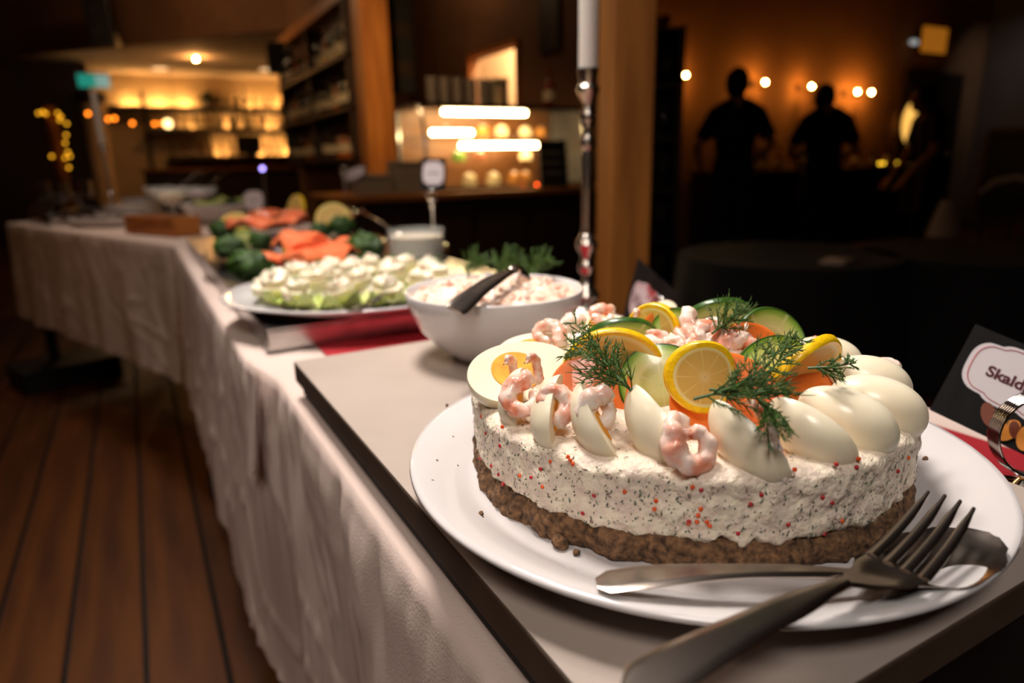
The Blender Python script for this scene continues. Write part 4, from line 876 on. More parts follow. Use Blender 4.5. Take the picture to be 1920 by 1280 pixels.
# ------------------------------------------------------------------ dill
def dill(label, pts, n, spread, fl_, seed, group='dill sprigs'):
    rd = random.Random(seed); pts = [Vector(p) for p in pts]; base = pts[0]; t = thing('dill_sprig', label, 'dill', base)
    def at(f): k = f*(len(pts)-1); i = min(int(k), len(pts)-2); return pts[i].lerp(pts[i+1], k-i), (pts[i+1]-pts[i]).normalized()
    st = [at(i/14)[0]-base for i in range(15)]; MB().tube(st, [.0008*(1-.6*i/14) for i in range(15)], 6).build('stem', 'dill_stem', t)
    b = MB()
    def hair(p, d, L, r, bow):
        q = [p]; dd = d.copy()
        for i in range(4): dd = (dd+bow*.22).normalized(); q.append(q[-1]+dd*L/4)
        b.tube(q, [r, r, r*.85, r*.7, r*.25], 4); return q, dd
    for k in range(n):
        f = .12+.88*(k+rd.random()*.6)/n; p, d = at(min(1,f)); rv = Vector((rd.gauss(0,1),rd.gauss(0,1),rd.gauss(0,1))); rv = (rv-d*rv.dot(d)).normalized()
        bd = (d*rd.uniform(.5,1.0)+rv*spread).normalized(); L = fl_*(1.15-.6*f)*rd.uniform(.7,1.2); bow = d*.4+UP*rd.uniform(-.3,.2)
        q, dd = hair(p-base, bd, L, .00042, bow)
        for i in range(1,5):
            for s in range(3):
                rv2 = Vector((rd.gauss(0,1),rd.gauss(0,1),rd.gauss(0,1))); e = (bd*.9+rv2*.45).normalized(); hair(q[i], e, L*rd.uniform(.22,.45), .00032, bd*.3)
    b.build('fronds', 'dill', t, sharp=0); return t
def line(*a): return [PZ(*q) for q in a]
dill('dill sprig draped over the broad left lemon slice', line((1205,752,.944),(1165,715,.952),(1135,680,.958),(1105,635,.960),(1075,603,.962)), 36, .75, .019, 1)
dill('dill sprig across the left orange slice', line((1190,735,.946),(1150,705,.953),(1110,668,.957),(1070,648,.958)), 26, .8, .016, 2)
dill('large dill sprig over the front lemon slice', line((1300,748,.955),(1350,735,.958),(1400,715,.960),(1450,690,.961),(1470,660,.962)), 36, .8, .019, 3)
dill('dill sprig drooping toward the front centre eggs', line((1330,730,.957),(1385,735,.957),(1430,750,.954),(1445,790,.948)), 30, .7, .020, 4)
dill('dill tuft at the back behind the shrimp heap', line((1335,625,.955),(1360,605,.960),(1395,588,.962)), 30, .8, .016, 5)
dill('dill tuft over the right back cucumber slice', line((1440,670,.955),(1475,650,.960),(1510,632,.960)), 12, .6, .012, 6)
dill('short dill tip pointing right above the right orange slice', line((1515,690,.955),(1555,688,.957),(1605,680,.955)), 18, .5, .010, 7)

# ------------------------------------------------------------------ cutlery
def ribbon(pts, wid, th, nrm=None, dish=None, sec=9):
    # swept flat bar with rounded cross-section; dish = per-point sag of the middle
    pts = [Vector(p) for p in pts]; N = len(pts); b = MB(); vs_ = []; n = 2*sec
    for i, p in enumerate(pts):
        tg = (pts[min(i+1,N-1)]-pts[max(i-1,0)]).normalized(); up_ = Vector(nrm) if nrm is not None else UP; sd = tg.cross(up_).normalized(); nn = sd.cross(tg).normalized()
        w_ = wid[i]; tt = th[i] if hasattr(th,'__len__') else th; dz = dish[i] if dish else 0
        for k in range(sec): u = -1+2*k/(sec-1); vs_.append(p+sd*(w_*u)+nn*(tt/2*(1-.75*u**6)-dz*(1-u*u)))
        for k in range(sec): u = 1-2*k/(sec-1); vs_.append(p+sd*(w_*u)+nn*(-tt/2*(1-.75*u**6)-dz*(1-u*u)))
    fs = [(i*n+k, i*n+(k+1)%n, (i+1)*n+(k+1)%n, (i+1)*n+k) for i in range(N-1) for k in range(n)]; fs += [tuple(range(n-1,-1,-1)), tuple((N-1)*n+k for k in range(n))]
    return b.add(vs_, fs)
def bez(P, n):
    out = []
    for i in range(n+1):
        f = i/n; q = [Vector(p) for p in P]
        while len(q) > 1: q = [q[j].lerp(q[j+1], f) for j in range(len(q)-1)]
        out.append(q[0])
    return out
def interp(keys, n):
    out = []
    for i in range(n+1):
        f = i/n
        for (a, va), (b_, vb) in zip(keys, keys[1:]):
            if f <= b_+1e-9: g = (f-a)/(b_-a); g = g*g*(3-2*g); out.append(va+(vb-va)*g); break
    return out
RIM = BT+.0255
def spoon(label, A, N_, B_, wide=.0080, bw=.021, dz=.006):
    A, N_, B_ = Vector(A), Vector(N_), Vector(B_); t = thing('serving_spoon', label, 'spoon', A)
    O = Vector((0,0,0)); nk, tp = N_-A, B_-A
    ribbon(bez([O, nk*.35+UP*.006, nk*.75+UP*.004, nk], 22), interp([(0,wide*.45),(.04,wide*.95),(.12,wide),(.6,wide*.6),(1,.0032)],22), interp([(0,.0015),(.2,.0022),(1,.0034)],22)).build('handle', 'cutlery', t)
    d = tp-nk; ribbon([nk+d*(i/20)-UP*(.003*math.sin(PI*i/20)) for i in range(21)], interp([(0,.0032),(.2,bw*.6),(.5,bw),(.8,bw*.82),(.95,bw*.45),(1,bw*.12)],20), .0016, dish=interp([(0,.0),(.3,dz),(.6,dz*1.2),(.9,dz*.5),(1,.001)],20), sec=13).build('bowl', 'cutlery', t)
    return t
spoon('steel serving spoon lying across the plate rim under the fork', PZ(1118,1094,RIM+.002), PZ(1600,1078,RIM+.0035), PZ(1864,1003,RIM+.004))
FZ = RIM+.0085
fa = PZ(1180,1296,FZ+.004); fn = PZ(1585,1092,FZ+.003); fh = PZ(1690,1056,FZ+.001); ft = PZ(1786,934,FZ+.011)
t = thing('fork', 'steel fork resting on the spoon with its handle over the plate edge', 'fork', fa)
O = Vector((0,0,0)); n_, h_, tp = fn-fa, fh-fa, ft-fa
ribbon(bez([O, n_*.4+UP*.003, n_*.8+UP*.002, n_], 24), interp([(0,.004),(.03,.0085),(.1,.0092),(.55,.0066),(1,.0030)],24), interp([(0,.0018),(.4,.003),(1,.0036)],24)).build('handle', 'cutlery', t)
fd = (tp-n_).normalized(); hd_ = h_-n_; fside = fd.cross(UP).normalized()
ribbon(bez([n_, n_+hd_*.5-UP*.003, h_-UP*.001], 14), interp([(0,.0030),(.35,.0075),(.7,.0118),(1,.0122)],14), .0022, dish=interp([(0,0),(.6,.0015),(1,.001)],14)).build('head', 'cutlery', t)
for k in range(4):
    o_ = fside*(-.0105+.007*k); r0 = h_-UP*.001+o_; r1 = tp+o_*.92+fd*(.0 if k in (1,2) else -.002)
    md = r0.lerp(r1,.5)-UP*.0035; ribbon(bez([r0-hd_*.08, md, r1], 12), interp([(0,.0024),(.7,.0020),(1,.0008)],12), .0019, sec=5).build('tine', 'cutlery', t)

# ------------------------------------------------------------------ shrimp salad bowl
BC = Vector((.318,.614,BT))
t = thing('serving_bowl', 'deep white bowl filled with shrimp salad on the grey board', 'bowl', BC)
MB().lathe([(.001,.003),(.036,.003),(.038,0),(.046,0),(.047,.004),(.060,.012),(.080,.033),(.0905,.056),(.0935,.071),(.0925,.0725),(.0905,.071),(.0875,.056),(.077,.035),(.055,.014),(.001,.010)], 96, caps=False).build('bowl_body', 'ceramic', t, sharp=0)
mat('salad_mix', (246,226,208), .4, rgb2=(236,190,164), scale=70, bump=.001, bscale=160, sss=.3, sssr=(1,.5,.35), sssd=.004, coat=.2)
def dome(u, v):
    a = 2*PI*u; r = .0875*v; z = .060+.018*math.sqrt(max(0,1-v*v*.98)); q = Vector((r*math.cos(a), r*math.sin(a), 0))
    return Vector((q.x, q.y, z+.004*nz3(q,55,3)+.0035*nz3(q,120,4)+.0012*nz3(q,300,5)))
o = MB().grid(dome, 140, 50, close_u=True).build('shrimp_salad', 'salad_mix', loc=BC, sharp=0); tag(o, 'creamy pink shrimp salad heaped in the deep white bowl', 'salad', kind='stuff')
for k in range(70):
    a = rh.uniform(0,2*PI); f = math.sqrt(rh.random())*.93; q = BC+Vector((.085*f*math.cos(a), .085*f*math.sin(a), .0615+.018*math.sqrt(max(0,1-f*f))))
    shrimp(rh.choice([0,1,3,4,2]), q, V(rh.uniform(-.6,.6),1,rh.uniform(-.2,.6)), rh.uniform(0,6), 'small shrimp in the salad of the deep white bowl', 'shrimps in the salad bowl', rh.uniform(.30,.46))
bz = BC.z
for i in range(3): dill('dill tuft on the back rim of the salad bowl, '+['left','middle','right'][i], [BC+Vector((-.005+.028*i,.055-.018*i,.074)), BC+Vector((.002+.03*i,.062-.018*i,.086)), BC+Vector((.012+.034*i,.062-.02*i,.094))], 40, .9, .022, 30+i)
A = PD(852,582,.582); tp = PD(962,508,.672); t = thing('serving_fork', 'steel serving fork with its handle over the rim of the salad bowl', 'fork', A)
d = tp-A; ribbon(bez([O, d*.3+UP*.004, d*.7+UP*.006, d], 20), interp([(0,.0085),(.06,.0105),(.5,.0080),(1,.0045)],20), .0028, nrm=V(.1,.75,.6)).build('handle', 'cutlery', t)
ribbon(bez([d, d*1.08+UP*.006, d*1.14-UP*.004, d*1.2-UP*.022], 10), interp([(0,.0045),(.5,.006),(1,.012)],10), .002, nrm=V(.1,.75,.6)).build('head', 'cutlery', t)

# ------------------------------------------------------------------ candlestick
CB = Vector((.606,.853,TB+.0018))
def candlestick(label, base, sc=1.0, ch=.30):
    t = thing('candlestick', label, 'candlestick', base); t.scale = (sc,)*3
    pr = [(.001,0),(.034,0),(.035,.006),(.028,.011),(.019,.016),(.017,.022),(.021,.03),(.018,.038),(.011,.046),(.008,.058),(.007,.063),(.012,.069),(.0145,.077),(.012,.085),(.0085,.09),(.0095,.096),(.016,.104),(.0184,.112),(.015,.121),(.009,.128),(.0078,.14),(.0084,.19),(.0098,.245),(.0085,.252),(.0115,.260),(.0115,.266),(.008,.272),(.007,.283),(.0115,.295),(.0125,.30),(.0105,.306),(.007,.314),(.0085,.322),(.0165,.333),(.0176,.340),(.012,.346),(.0135,.350),(.0155,.362),(.0165,.366),(.001,.364)]
    MB().lathe(pr, 40, caps=False).build('stem', 'silver', t, sharp=30)
    c = MB().lathe([(.001,.355),(.0140,.355),(.0140,.355+ch),(.010,.357+ch),(.001,.357+ch)], 28, caps=False).build('candle', 'candle_wax', t)
    MB().tube([(0,0,.355+ch),(.0005,0,.368+ch)], .0008, 6).build('wick', 'black_matte', c)
    return t
candlestick('tall turned silver candlestick with a white candle behind the salad bowl', CB)

# ------------------------------------------------------------------ sign cards
mat('card_black', (13,12,12), .6, rgb2=(26,24,23), scale=40, stretch=(1,.2,1), spec=.15); mat('card_white', (205,196,198), .6); mat('print_maroon', (74,10,22), .6); mat('print_red', (168,24,34), .6)
mat('mussel_orange', (214,134,50), .5); mat('mussel_shell', (110,52,30), .4); mat('print_green', (26,46,22), .6)
def cloud(a, b_, n=72, lobes=True):
    out = []
    for k in range(n):
        th = 2*PI*k/n; c_, s_ = math.cos(th), math.sin(th); p_ = 3.2
        r = 1/((abs(c_)**p_+abs(s_)**p_)**(1/p_)); bump = 1-.13*math.exp(-((abs(math.atan2(abs(s_),abs(c_)))-PI/4)/.13)**2)*0 - .10*max(0,math.cos(4*th))**14*(abs(c_) < .5) - .08*math.exp(-((abs(abs(th-PI)-PI/2)-.62)/.10)**2)
        out.append((a*r*c_*bump, b_*r*s_*bump))
    return out
def sign_card(label, TL, uvec, vvec, w_, h_, text, tsize, ribbon_=False, mussels=False, tx=0.0, lab=(0,0,.8,.62), bold=.0):
    # TL = top-left corner, uvec along the top, vvec down the left edge
    u = Vector(uvec).normalized(); v = Vector(vvec).normalized(); v = (v-u*v.dot(u)).normalized(); n_ = u.cross(-v).normalized()
    m_ = Matrix(((u.x,-v.x,n_.x,TL[0]),(u.y,-v.y,n_.y,TL[1]),(u.z,-v.z,n_.z,TL[2]),(0,0,0,1)))
    t = thing('sign_card', label, 'sign', mtx=m_ @ Matrix.Translation((w_/2,-h_/2,0)))
    cd_ = MB().box(-w_/2,w_/2,-h_/2,h_/2,-.0006,.0006).build('card', 'card_black', t, smooth=False)
    lx, ly, lw, lh = lab[0]*w_, lab[1]*h_, lab[2]*w_/2, lab[3]*h_/2
    pl = MB().prism([(lx+x,ly+y) for x,y in cloud(lw,lh)], .0006, .0010).build('label_plate', 'card_white', t, smooth=False)
    ol = [(lx+x*.92,ly+y*.90,.0011) for x,y in cloud(lw,lh)]; MB().tube(ol+[ol[0]], h_*.0045, 4).build('label_outline', 'print_red', pl)
    if text: text_mesh('lettering', text, tsize, 'print_maroon', pl, Matrix.Translation((lx+tx,ly-.02*h_,.0011)), bold=bold)
    else: MB().box(lx-lw*.55,lx+lw*.55,ly-lh*.07,ly+lh*.07,.0010,.0012).build('print_line', 'ceramic_grey', pl, smooth=False)
    if ribbon_:
        for s in (-1,1): MB().prism([(lx+w_*.0,ly+lh*.86),(lx+s*w_*.09,ly+lh*1.08),(lx+s*w_*.09,ly+lh*.72)] if s > 0 else [(lx,ly+lh*.86),(lx-w_*.09,ly+lh*.72),(lx-w_*.09,ly+lh*1.08)], .0011, .0016).build('bow_loop', 'print_red', pl, smooth=False)
        for s in (-1,1): MB().prism([(lx,ly+lh*.9),(lx+s*w_*.02,ly+lh*.9),(lx+s*w_*.06,ly+lh*.45),(lx+s*w_*.03,ly+lh*.45)], .0011, .0015).build('bow_tail', 'print_red', pl, smooth=False)
    if mussels:
        for i,(x,y,a,r,mm) in enumerate(((-.16,-.30,.5,.085,'mussel_shell'),(-.10,-.33,.2,.06,'mussel_orange'),(-.01,-.36,-.3,.09,'mussel_orange'),(.02,-.33,.4,.06,'mussel_shell'),(.10,-.36,.1,.09,'mussel_orange'),(-.09,-.27,1.2,.05,'print_green'))):
            MB().prism([(x*w_+r*w_*(math.cos(q)*math.cos(a)*.6-math.sin(q)*math.sin(a)*1.1), y*h_+r*w_*(math.cos(q)*math.sin(a)*.6+math.sin(q)*math.cos(a)*1.1)) for q in [2*PI*k/18 for k in range(18)]], .0011+.0002*i, .0014+.0002*i).build('mussel_print', mm, t, smooth=False)
    return t
TL = PD(1829,608,.500); TRp = PD(1920,646,.487); BLp = PD(1786,784,.482)
sign_card('black sign card reading Skaldjurs in a coiled clip at the right', TL, TRp-TL, BLp-TL, .098, (BLp-TL).length, 'Skaldjurs', .0118, mussels=True, tx=-.006, lab=(-.02,.12,.84,.64), bold=.00035)
TL = PD(1197,484,1.00); TRp = PD(1273,553,.885); BLp = PD(1193,590,1.0)
sign_card('slanted black sign card with a red bow behind the cake', TL, TRp-TL, BLp-TL, (TRp-TL).length, .105, 'Västkust', .0290, ribbon_=True, lab=(-.02,-.02,.80,.62), bold=.0003)
def clip_stand(label, base, rc, rr, h, base_r=.03, n=5, face=None, sc=1.0):
    t = thing('clip_stand', label, 'sign holder', base)
    MB().lathe([(.001,0),(base_r,0),(base_r,.004),(base_r*.96,.006),(base_r*.97,.011),(base_r*.86,.017),(base_r*.62,.0185),(base_r*.58,.021),(base_r*.3,.024),(base_r*.22,.028),(.001,.028)], 40, caps=False).build('foot', 'chrome', t, sharp=30)
    if h-.02 > .03: MB().lathe([(.004,.026),(.006,.03),(.004,.04),(.004,h-.02),(.009,h-.012),(.009,h-.002),(.004,h)], 16).build('stem', 'chrome', t)
    f = Vector(face).normalized() if face is not None else V(0,0,1); x = UP.cross(f).normalized(); y = f.cross(x)
    for k in range(n):
        off = f*((k-(n-1)/2)*rr*2.1); pts = [Vector((0,0,h+rc))+off+x*rc*math.cos(a)+y*rc*math.sin(a) for a in [2*PI*i/40 for i in range(41)]]
        MB().tube(pts, rr, 6).build('coil', 'chrome', t, sharp=0)
    return t
bp = PZ(1926,948,TB+.012); clip_stand('silver coil clip stand holding the Skaldjurs card', (bp.x,bp.y,TB+.0033), .0278, .0011, .031, .033, 6, face=V(-.15,.1,1))
q = PD(1235,600,.94); clip_stand('silver coil clip stand holding the slanted card', (q.x,q.y,TB+.0018), .012, .001, .028, .024, 3, face=V(-.8,0,.5))
# card on a tall stand behind the glass dish
q = PZ(815,470,TT+.002); 
t3 = clip_stand('tall silver clip stand behind the glass dish of dressing', (q.x,q.y,TT), .012, .0016, .12, .035, 4)
dq = (q-CAM).dot(back)*-1; TL = PD(790,296,dq); TRp = PD(836,297,dq); BLp = PD(790,356,dq)
sign_card('small black card with a white label on the tall stand', TL, TRp-TL, BLp-TL, (TRp-TL).length, (BLp-TL).length, '', .0085, lab=(0,.03,.86,.78))

# ------------------------------------------------------------------ egg platter
mat('lettuce', (176,192,98), .5, rgb2=(214,218,152), scale=25, bump=.001, bscale=60, sss=.2, sssd=.004); mat('mayo', (246,232,206), .35, sss=.3, sssd=.004, bump=.001, bscale=90)
mat('kale', (50,82,12), .6, rgb2=(26,50,6), scale=30, bump=.004, bscale=60); mat('salmon', (226,96,52), .4, rgb2=(236,130,84), scale=30, stretch=(1,6,1), sss=.25, sssd=.005, coat=.2)
mat('onion', (214,206,214), .3, rgb2=(180,160,178), scale=20, sss=.3); mat('lemon_pale', (226,206,120), .4, sss=.3); mat('smoked', (120,64,34), .5, rgb2=(170,100,60), scale=20); mat('herring', (150,136,128), .3, rgb2=(104,92,88), scale=18, coat=.3)
EPC = Vector((.292,1.035,TT))
t = thing('oval_platter', 'white platter crowded with garnished egg halves', 'platter', EPC, math.radians(-29))
MB().lathe([(.001,.002),(.7,.002),(.72,0),(.78,0),(.86,.006),(1,.016),(1.005,.018),(.99,.0195),(.85,.0105),(.001,.007)], 80, Matrix.Scale(.205,4,(1,0,0)) @ Matrix.Scale(.185,4,(0,1,0)), caps=False).build('dish', 'ceramic', t, sharp=0)
re_ = random.Random(8)
def leaf(label, c, d, L, Wd, m, group, seed, curl=.25, cat='leaf', name='lettuce_leaf'):
    x = Vector(d).normalized(); y = UP.cross(x).normalized()
    def P(u,v):
        s = (u-.5)*2; wv = Wd*math.sin(PI*min(1,v*.92+.08))**.7; ruf = .012*abs(s)**2*math.sin(v*26+seed)+.006*nz3((u*.2,v*.2,0),18,seed)
        return x*(L*v)+y*(wv*s*(1+.05*math.sin(v*30)))+UP*(curl*L*v*v+ruf+.010*s*s)
    return tag(MB().grid(P, 13, 15).build(name, m, loc=c, sharp=0), label, cat, group)
for k in range(15):
    a = 2*PI*k/15+.1; d = Vector((math.cos(a),math.sin(a),0)); leaf('pale lettuce leaf under the eggs on the crowded platter', EPC+d*.085+Vector((0,0,.010)), d, .072, .040, 'lettuce', 'lettuce leaves on the egg platter', k, curl=.16)
em = []
proto = None
spots = []
for ring, (n, r) in enumerate(((1,0),(6,.062),(12,.122))):
    for k in range(n): a = 2*PI*k/n+ring*.3; spots.append((r*math.cos(a), r*math.sin(a), a))
for k,(x,y,a) in enumerate(spots):
    c = EPC+Vector((x*1.08,y*.98,.036+.010*(1-math.hypot(x,y)/.13))); rv = Matrix.Rotation(a+re_.uniform(-.5,.5),4,'Z') @ Matrix.Rotation(re_.uniform(-.22,.22),4,'X')
    m_ = Matrix.Translation(c) @ rv @ Matrix.Scale(1.02,4)
    t = egg('half', m_, 'garnished egg half with mayonnaise on the crowded platter', 'egg halves on the platter', 'egg_half')
    b = MB().sphere((-.004,0,.006), .016, 18, 12, (1.25,.9,.62)); b.v = [tuple(Vector(q)+Vector((nz3(q,130,k),nz3(q,130,k+2),nz3(q,130,k+4)))*.006) for q in b.v]; b.build('mayonnaise', 'mayo', t, sharp=0)
    if k % 2 == 0:
        o = bpy.data.objects.new('shrimp_topping', SM[k % 5]); COL.objects.link(o); o.parent = t; o.location = (-.002,.002,.017); o.scale = (.45,)*3; o.rotation_euler = (.3,0,re_.uniform(0,6))
    bb = MB()
    for j in range(5): th = re_.uniform(0,6); bb.tube([(.004,0,.014),(.004+.008*math.cos(th),.008*math.sin(th),.02),(.004+.014*math.cos(th),.014*math.sin(th),.019)],[.0007,.0006,.0003],4)
    bb.build('dill_bit', 'dill', t)
A = PZ(735,548,TT+.03); spoon('dark serving spoon lying at the front of the egg platter', A, PZ(700,566,TT+.026), PZ(640,576,TT+.022), .008, .020)

# ------------------------------------------------------------------ salmon platter
SP = Vector((.345,1.70,TT)); t = thing('fish_platter', 'oval steel platter of salmon and curly kale', 'platter', SP, math.radians(60))
MB().lathe([(.001,.002),(.8,.002),(.84,.0),(.92,.010),(1,.016),(1.0,.019),(.9,.012),(.001,.006)], 64, Matrix.Scale(.30,4,(1,0,0)) @ Matrix.Scale(.20,4,(0,1,0)), caps=False).build('dish', 'steel', t, sharp=0)
def blob(name, label, cat, c, r, sc, m, seed, amp=.35, f=2.2, group=None, rot=None, seg=(26,18)):
    b = MB().sphere((0,0,0), r, seg[0], seg[1], sc); b.v = [tuple(Vector(q)*(1+amp*nz3(q,f/r,seed)+amp*.5*nz3(q,2.6*f/r,seed+4))) for q in b.v]; zm = min(q[2] for q in b.v)
    o = b.build(name, m, loc=(c[0],c[1],c[2]-zm), sharp=0)
    if rot: o.rotation_euler = (0,0,rot)
    return tag(o, label, cat, group)
KL = [(420,432,.052,'leftmost'),(432,470,.05,'left, below the leftmost'),(490,450,.042,'in the middle of the platter'),(470,505,.055,'at the near left beside the onion ring'),(500,487,.034,'inside the onion ring'),(640,425,.055,'at the back right under the lemon'),(600,430,.042,'at the back centre'),(690,470,.055,'at the near right beside the dressing'),(655,470,.04,'right of the near salmon')]
for i,(x,y,r,w_) in enumerate(KL):
    p = PZ(x,y+12,TT+.02); blob('curly_kale', 'dark green curly kale tuft '+w_, 'kale', (p.x,p.y,TT+.008), r*.62, (1,1,.8), 'kale', i, .42, 3.0, 'kale tufts on the salmon platter')
def slab(label, a, b_, z, Wd, H, m, seed, name='salmon_slice', cat='salmon'):
    A, B_ = Vector((a.x,a.y,z)), Vector((b_.x,b_.y,z)); d = B_-A; n_ = 14; pts = [d*(i/n_)+UP*(.010*math.sin(i*.9+seed)+.004) for i in range(n_+1)]
    o = ribbon(pts, interp([(0,Wd*.3),(.15,Wd),(.8,Wd),(1,Wd*.4)],n_), H, dish=[.004*math.sin(i+seed)-.006 for i in range(n_+1)]).build(name, m, loc=A); return tag(o, label, cat)
SL = [((460,500),(640,478),.045,.03,'near long salmon slice behind the onion ring'),((560,500),(650,465),.05,.036,'thick salmon slice right of the pale lemon half'),((540,450),(600,468),.045,.05,'salmon slice in the middle of the platter'),((430,420),(560,425),.04,.055,'back salmon slice below the far white bowl'),((470,405),(570,410),.045,.05,'rearmost salmon slice on the platter')]
for i,(a,b_,wd,zz,lb) in enumerate(SL): slab(lb, PZ(a[0],a[1],TT+zz), PZ(b_[0],b_[1],TT+zz), TT+zz, wd, .02, 'salmon', i)
def ring_(label, c, nrm, R, r): return tag(MB().tube([rot_to(nrm).to_3x3() @ Vector((R*math.cos(a),R*math.sin(a),0)) for a in [2*PI*i/32 for i in range(33)]], r, 8, flat=1.6).build('onion_ring', 'onion', loc=c, sharp=0), label, 'onion ring')
d0 = 1.62; ring_('large pale onion ring around a kale tuft', PD(498,484,d0), V(.1,.3,.95), .036, .0035); ring_('smaller onion ring beside the pale lemon half', PD(535,474,d0+.02), V(.4,.2,.85), .026, .003)
def lemon_wedge(label, c, n_, R, m_f='lemon_flesh'): return fruit_slice('lemon_slice', 'lemon slice', label, c, n_, UP, R, .012, .004, m_f, 'lemon_rind')
lemon_wedge('pale lemon slice standing by the near onion ring', PD(553,478,d0), V(.35,.1,.9), .032)
lemon_wedge('yellow lemon slice leaning at the centre back of the platter', PD(555,395,2.3), V(-.6,.2,.6), .055)
lemon_wedge('lemon slice over the back right kale', PD(625,412,2.1), V(.2,.4,.9), .055)
lemon_wedge('lemon slice at the back left of the platter', PD(440,422,2.0), V(.1,.7,.7), .045)
t = cuke('bent cucumber slice left of the middle kale', PD(462,465,1.75), V(.7,.2,.6), UP, R=.05, bend=.5)
leaf('brown smoked fish fillet at the back of the platter', PZ(590,412,TT+.012), Vector((.9,-.4,0)), .2, .05, 'smoked', None, 5, .1, 'fish', 'smoked_fillet')
# glass dish of dressing
q = PZ(782,483,TT); t = thing('glass_dish', 'straight glass dish filled with white dressing', 'dish', (q.x,q.y,TT)); DR = .062
MB().lathe([(.001,.004),(DR-.006,.004),(DR-.004,.0),(DR,.002),(DR+.002,.065),(DR-.001,.066),(DR-.003,.006),(.001,.006)], 40, caps=False).build('glass_wall', 'glass_thin', t, sharp=30)
o = MB().lathe([(.001,.0062),(DR-.0034,.0062),(DR-.0018,.050),(DR*.6,.053),(DR*.2,.050),(.001,.051)], 40, caps=False).build('dressing', 'mayo', t)
t = spoon('wooden-toned spoon leaning out of the dressing dish', PD(686,402,1.75), PD(735,432,1.66), PD(770,448,1.63), .007, .016)

# ------------------------------------------------------------------ far dishes
def on2(s, n_, z=TB): return T2 @ Vector((n_, s, z))
q = PZ(415,425,TB+.02); q.z = TB+.0033
bc = PZ(415,418,TB); t = thing('serving_bowl', 'wide white bowl of green salad behind the salmon platter', 'bowl', (bc.x,bc.y,TB+.002))
MB().lathe([(.001,.003),(.07,.003),(.072,0),(.082,0),(.12,.03),(.155,.075),(.165,.085),(.158,.085),(.115,.036),(.001,.012)], 56, caps=False).build('bowl_body', 'ceramic', t, sharp=0)
rg = random.Random(5)
for k in range(16):
    a = rg.uniform(0,2*PI); f = math.sqrt(rg.random())*.11; d = Vector((math.cos(a),math.sin(a),0)); leaf('green salad leaf in the wide white bowl', Vector((bc.x,bc.y,TB+.07))+d*f*.5, d, .085, .035, 'kale' if k % 2 else 'lettuce', 'salad leaves in the wide bowl', k, curl=.35, name='salad_leaf')
dq = 2.75; TL = PD(455,356,dq); TRp = PD(494,354,dq); BLp = PD(457,398,dq)
sign_card('small pale round-labelled card before the wide salad bowl', TL, TRp-TL, BLp-TL, (TRp-TL).length, (BLp-TL).length, '', .018, lab=(0,0,.92,.9))
q = PD(475,398,dq); clip_stand('short clip stand of the card before the wide salad bowl', (q.x,q.y,TB+.002), .014, .002, max(.05,q.z-TB-.03), .035, 3)
q = PZ(652,400,TT); t3 = clip_stand('tall clip stand with a card seen edge-on beside the smoked fish', (q.x,q.y,TT), .016, .002, .17, .04, 4)
dq = (q-CAM).dot(back)*-1; TL = PD(643,322,dq); TRp = PD(684,306,dq*.93); BLp = PD(646,345,dq)
sign_card('narrow pale card seen obliquely on a tall clip stand', TL, TRp-TL, BLp-TL, (TRp-TL).length, .05, '', .02, lab=(0,0,.95,.9))
# wooden crate at the front of the far table
a_, b_ = PZ(236,438,TB), PZ(330,446,TB); d = b_-a_; m_ = Matrix.Translation(a_+Vector((0,0,.002))) @ Matrix.Rotation(math.atan2(d.y,d.x),4,'Z'); L = d.length
t = thing('wooden_crate', 'low wooden crate at the corner of the far angled table', 'crate', mtx=m_)
for y in (0.0,.09):
    for z in (0,.036): MB().box(0,L,y,y+.012,z,z+.032,bev=.002).build('slat', 'pine_flat', t, smooth=False)
for x in (0,L-.02): MB().box(x,x+.02,.012,.09,0,.068).build('end_board', 'pine_flat', t, smooth=False)
MB().box(.02,L-.02,.012,.09,0,.008).build('bottom', 'pine_flat', t, smooth=False)
mat('bread', (150,92,48), .8, rgb2=(110,62,28), scale=20, bump=.003, bscale=40)
for k in range(5):
    p = m_ @ Vector((.06+k*(L-.12)/4,.051,.009)); blob('bread_roll', 'brown bread roll in the low crate, %s from the left' % ['first','second','third','fourth','fifth'][k], 'bread', p, .030, (1.1,1.1,.95), 'bread', k, .12, 1.2, 'bread rolls in the crate', rot=math.atan2(d.y,d.x))
# herring platters, jars, glasses on the far table
for i,(s,n_,lb) in enumerate(((1.12,.22,'only'),)):
    c = on2(s,n_,TB+.001); t = thing('oval_platter', 'white oval platter of grey herring on the far angled table', 'platter', c, ang+.3*i)
    MB().lathe([(.001,.002),(.8,.002),(.84,.0),(1,.03),(1,.034),(.85,.010),(.001,.006)], 48, Matrix.Scale(.16,4,(1,0,0)) @ Matrix.Scale(.22,4,(0,1,0)), caps=False).build('dish', 'ceramic', t, sharp=0)
    for k in range(8):
        a = k*.8; cc = c+Vector((.07*math.cos(a),.11*math.sin(a),.012+.006*(k%3))); slab('grey herring fillet on the white oval platter of the far table', cc, cc+Vector((.06*math.cos(a+1.2),.08*math.sin(a+1.2),0)), cc.z+.004, .022, .012, 'herring', k, 'herring_fillet', 'fish')['group'] = 'herring fillets on the far table'
candlestick('distant silver candlestick with a white candle on the far angled table', on2(1.62,.42,TB+.001), 1.0, .26)
for i,(s,n_) in enumerate(((1.62,.12),(1.68,.22),(1.70,.34))):
    o = MB().lathe([(.001,0),(.035,0),(.033,.004),(.005,.012),(.005,.08),(.03,.105),(.04,.14),(.036,.19),(.034,.19),(.038,.14),(.028,.107),(.001,.085)],18,caps=False).build('wine_glass', 'glass', loc=on2(s,n_,TB+.001)); tag(o, 'empty wine glass at the far end of the angled table, %s from the aisle' % ['first','second','third'][i], 'glass')
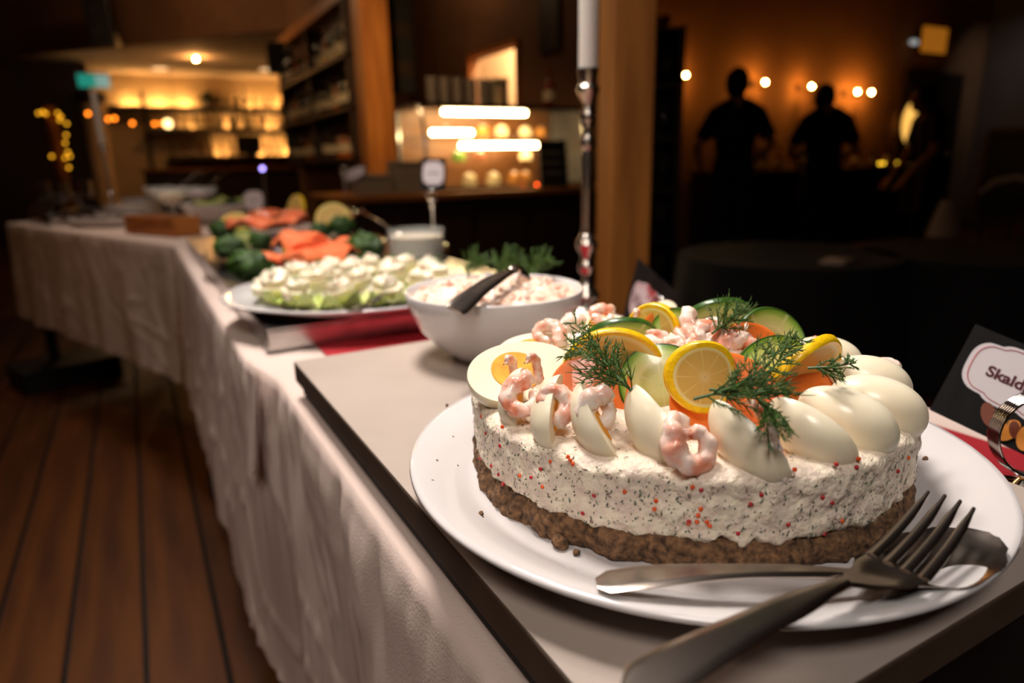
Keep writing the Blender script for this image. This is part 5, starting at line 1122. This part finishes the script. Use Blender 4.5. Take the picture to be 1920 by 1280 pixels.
c = on2(1.44,.15,TB+.001); t = thing('chafing_dish', 'round-lidded steel chafing dish on the far angled table', 'chafing dish', c, ang)
MB().box(-.12,.12,-.15,.15,0,.06,bev=.01).build('pan', 'steel', t); MB().grid(lambda u,v: (-.12+.24*u, -.15+.30*v, .06+.075*math.sin(PI*min(1,max(0,u)))), 16, 4).build('lid', 'steel', t)
MB().tube([(0,-.04,.135),(0,-.03,.16),(0,.03,.16),(0,.04,.135)],.006,8).build('lid_handle', 'chrome', t)
q = PZ(492,316+60,TB+.06); t = thing('led_candle', 'tiny violet LED light among the far dishes', 'lamp', PY(492,316,3.6)); MB().sphere((0,0,0),.010,10,7).build('bulb', 'led_violet', t); MB().tube([(0,0,-.008),(0,0,-(PY(492,316,3.6).z-TB-.002))],.004,6).build('stem', 'steel', t)
# things on the floor under the tables
c = PZ(392,932,0); t = thing('trolley_caster', 'black caster wheel under the near table cloth', 'wheel', (c.x+.02,c.y,0)); MB().lathe([(.001,-.014),(.034,-.014),(.04,-.008),(.04,.008),(.034,.014),(.001,.014)],24,Matrix.Translation((0,0,.04)) @ Matrix.Rotation(PI/2,4,'Y'),caps=False).build('wheel', 'black_plastic', t)
MB().tube([(0,0,.045),(0,.02,.10),(0,.02,.16)],.01,8).build('fork_bracket', 'steel', t)
c = PZ(100,735,0); t = thing('floor_box', 'flat dark box on the floor under the far angled table', 'box', (c.x+.05,c.y+.2,0), ang); MB().box(-.22,.22,-.15,.15,0,.10,bev=.008).build('box_body', 'black_matte', t, smooth=False); MB().box(-.225,.225,-.155,.155,.09,.115,bev=.004).build('lid', 'black_plastic', t, smooth=False)

# crockery along the far table
def plate_stack(label, c, n, r):
    t = thing('plate_stack', label, 'plates', c)
    for k in range(n): MB().lathe([(.001,0),(r*.6,0),(r,.014),(r,.017),(r*.6,.005),(.001,.005)],32,Matrix.Translation((0,0,.008*k)),caps=False).build('plate', 'ceramic', t, sharp=0)
for i,(s,n_,n,r) in enumerate(((1.42,.42,7,.11),(1.69,.58,10,.095))):
    c = on2(s,n_); plate_stack('stack of white plates on the far angled table, %s from the left' % ['first','second','third'][i], (c.x,c.y,TB+.0015), n, r)
for i,(s,n_) in enumerate(((1.52,.62),(1.35,.61),(1.18,.60),(1.02,.60),(.98,.44))):
    c = on2(s,n_); t = thing('stem_bowl', 'footed glass bowl on the far angled table, %s from the left' % ['first','second','third','fourth','fifth'][i], 'bowl', (c.x,c.y,TB+.0015))
    MB().lathe([(.001,0),(.045,0),(.045,.006),(.012,.014),(.010,.06),(.03,.075),(.075,.13),(.08,.15),(.076,.15),(.07,.13),(.025,.08),(.001,.075)],24,caps=False).build('glass_body', 'glass_thin', t, sharp=0)
    MB().lathe([(.001,.078),(.028,.082),(.062,.12),(.03,.135),(.001,.137)],20,caps=False).build('filling', ['mayo','onion','herring','onion','mayo'][i], t)
    spoon('spoon leaning in the %s footed glass bowl' % ['first','second','third','fourth','fifth'][i], Vector((c.x,c.y,TB))+Vector((.14,-.06,.23)), Vector((c.x,c.y,TB))+Vector((.03,-.01,.15)), Vector((c.x,c.y,TB))+Vector((-.01,.0,.135)), .010, .016)
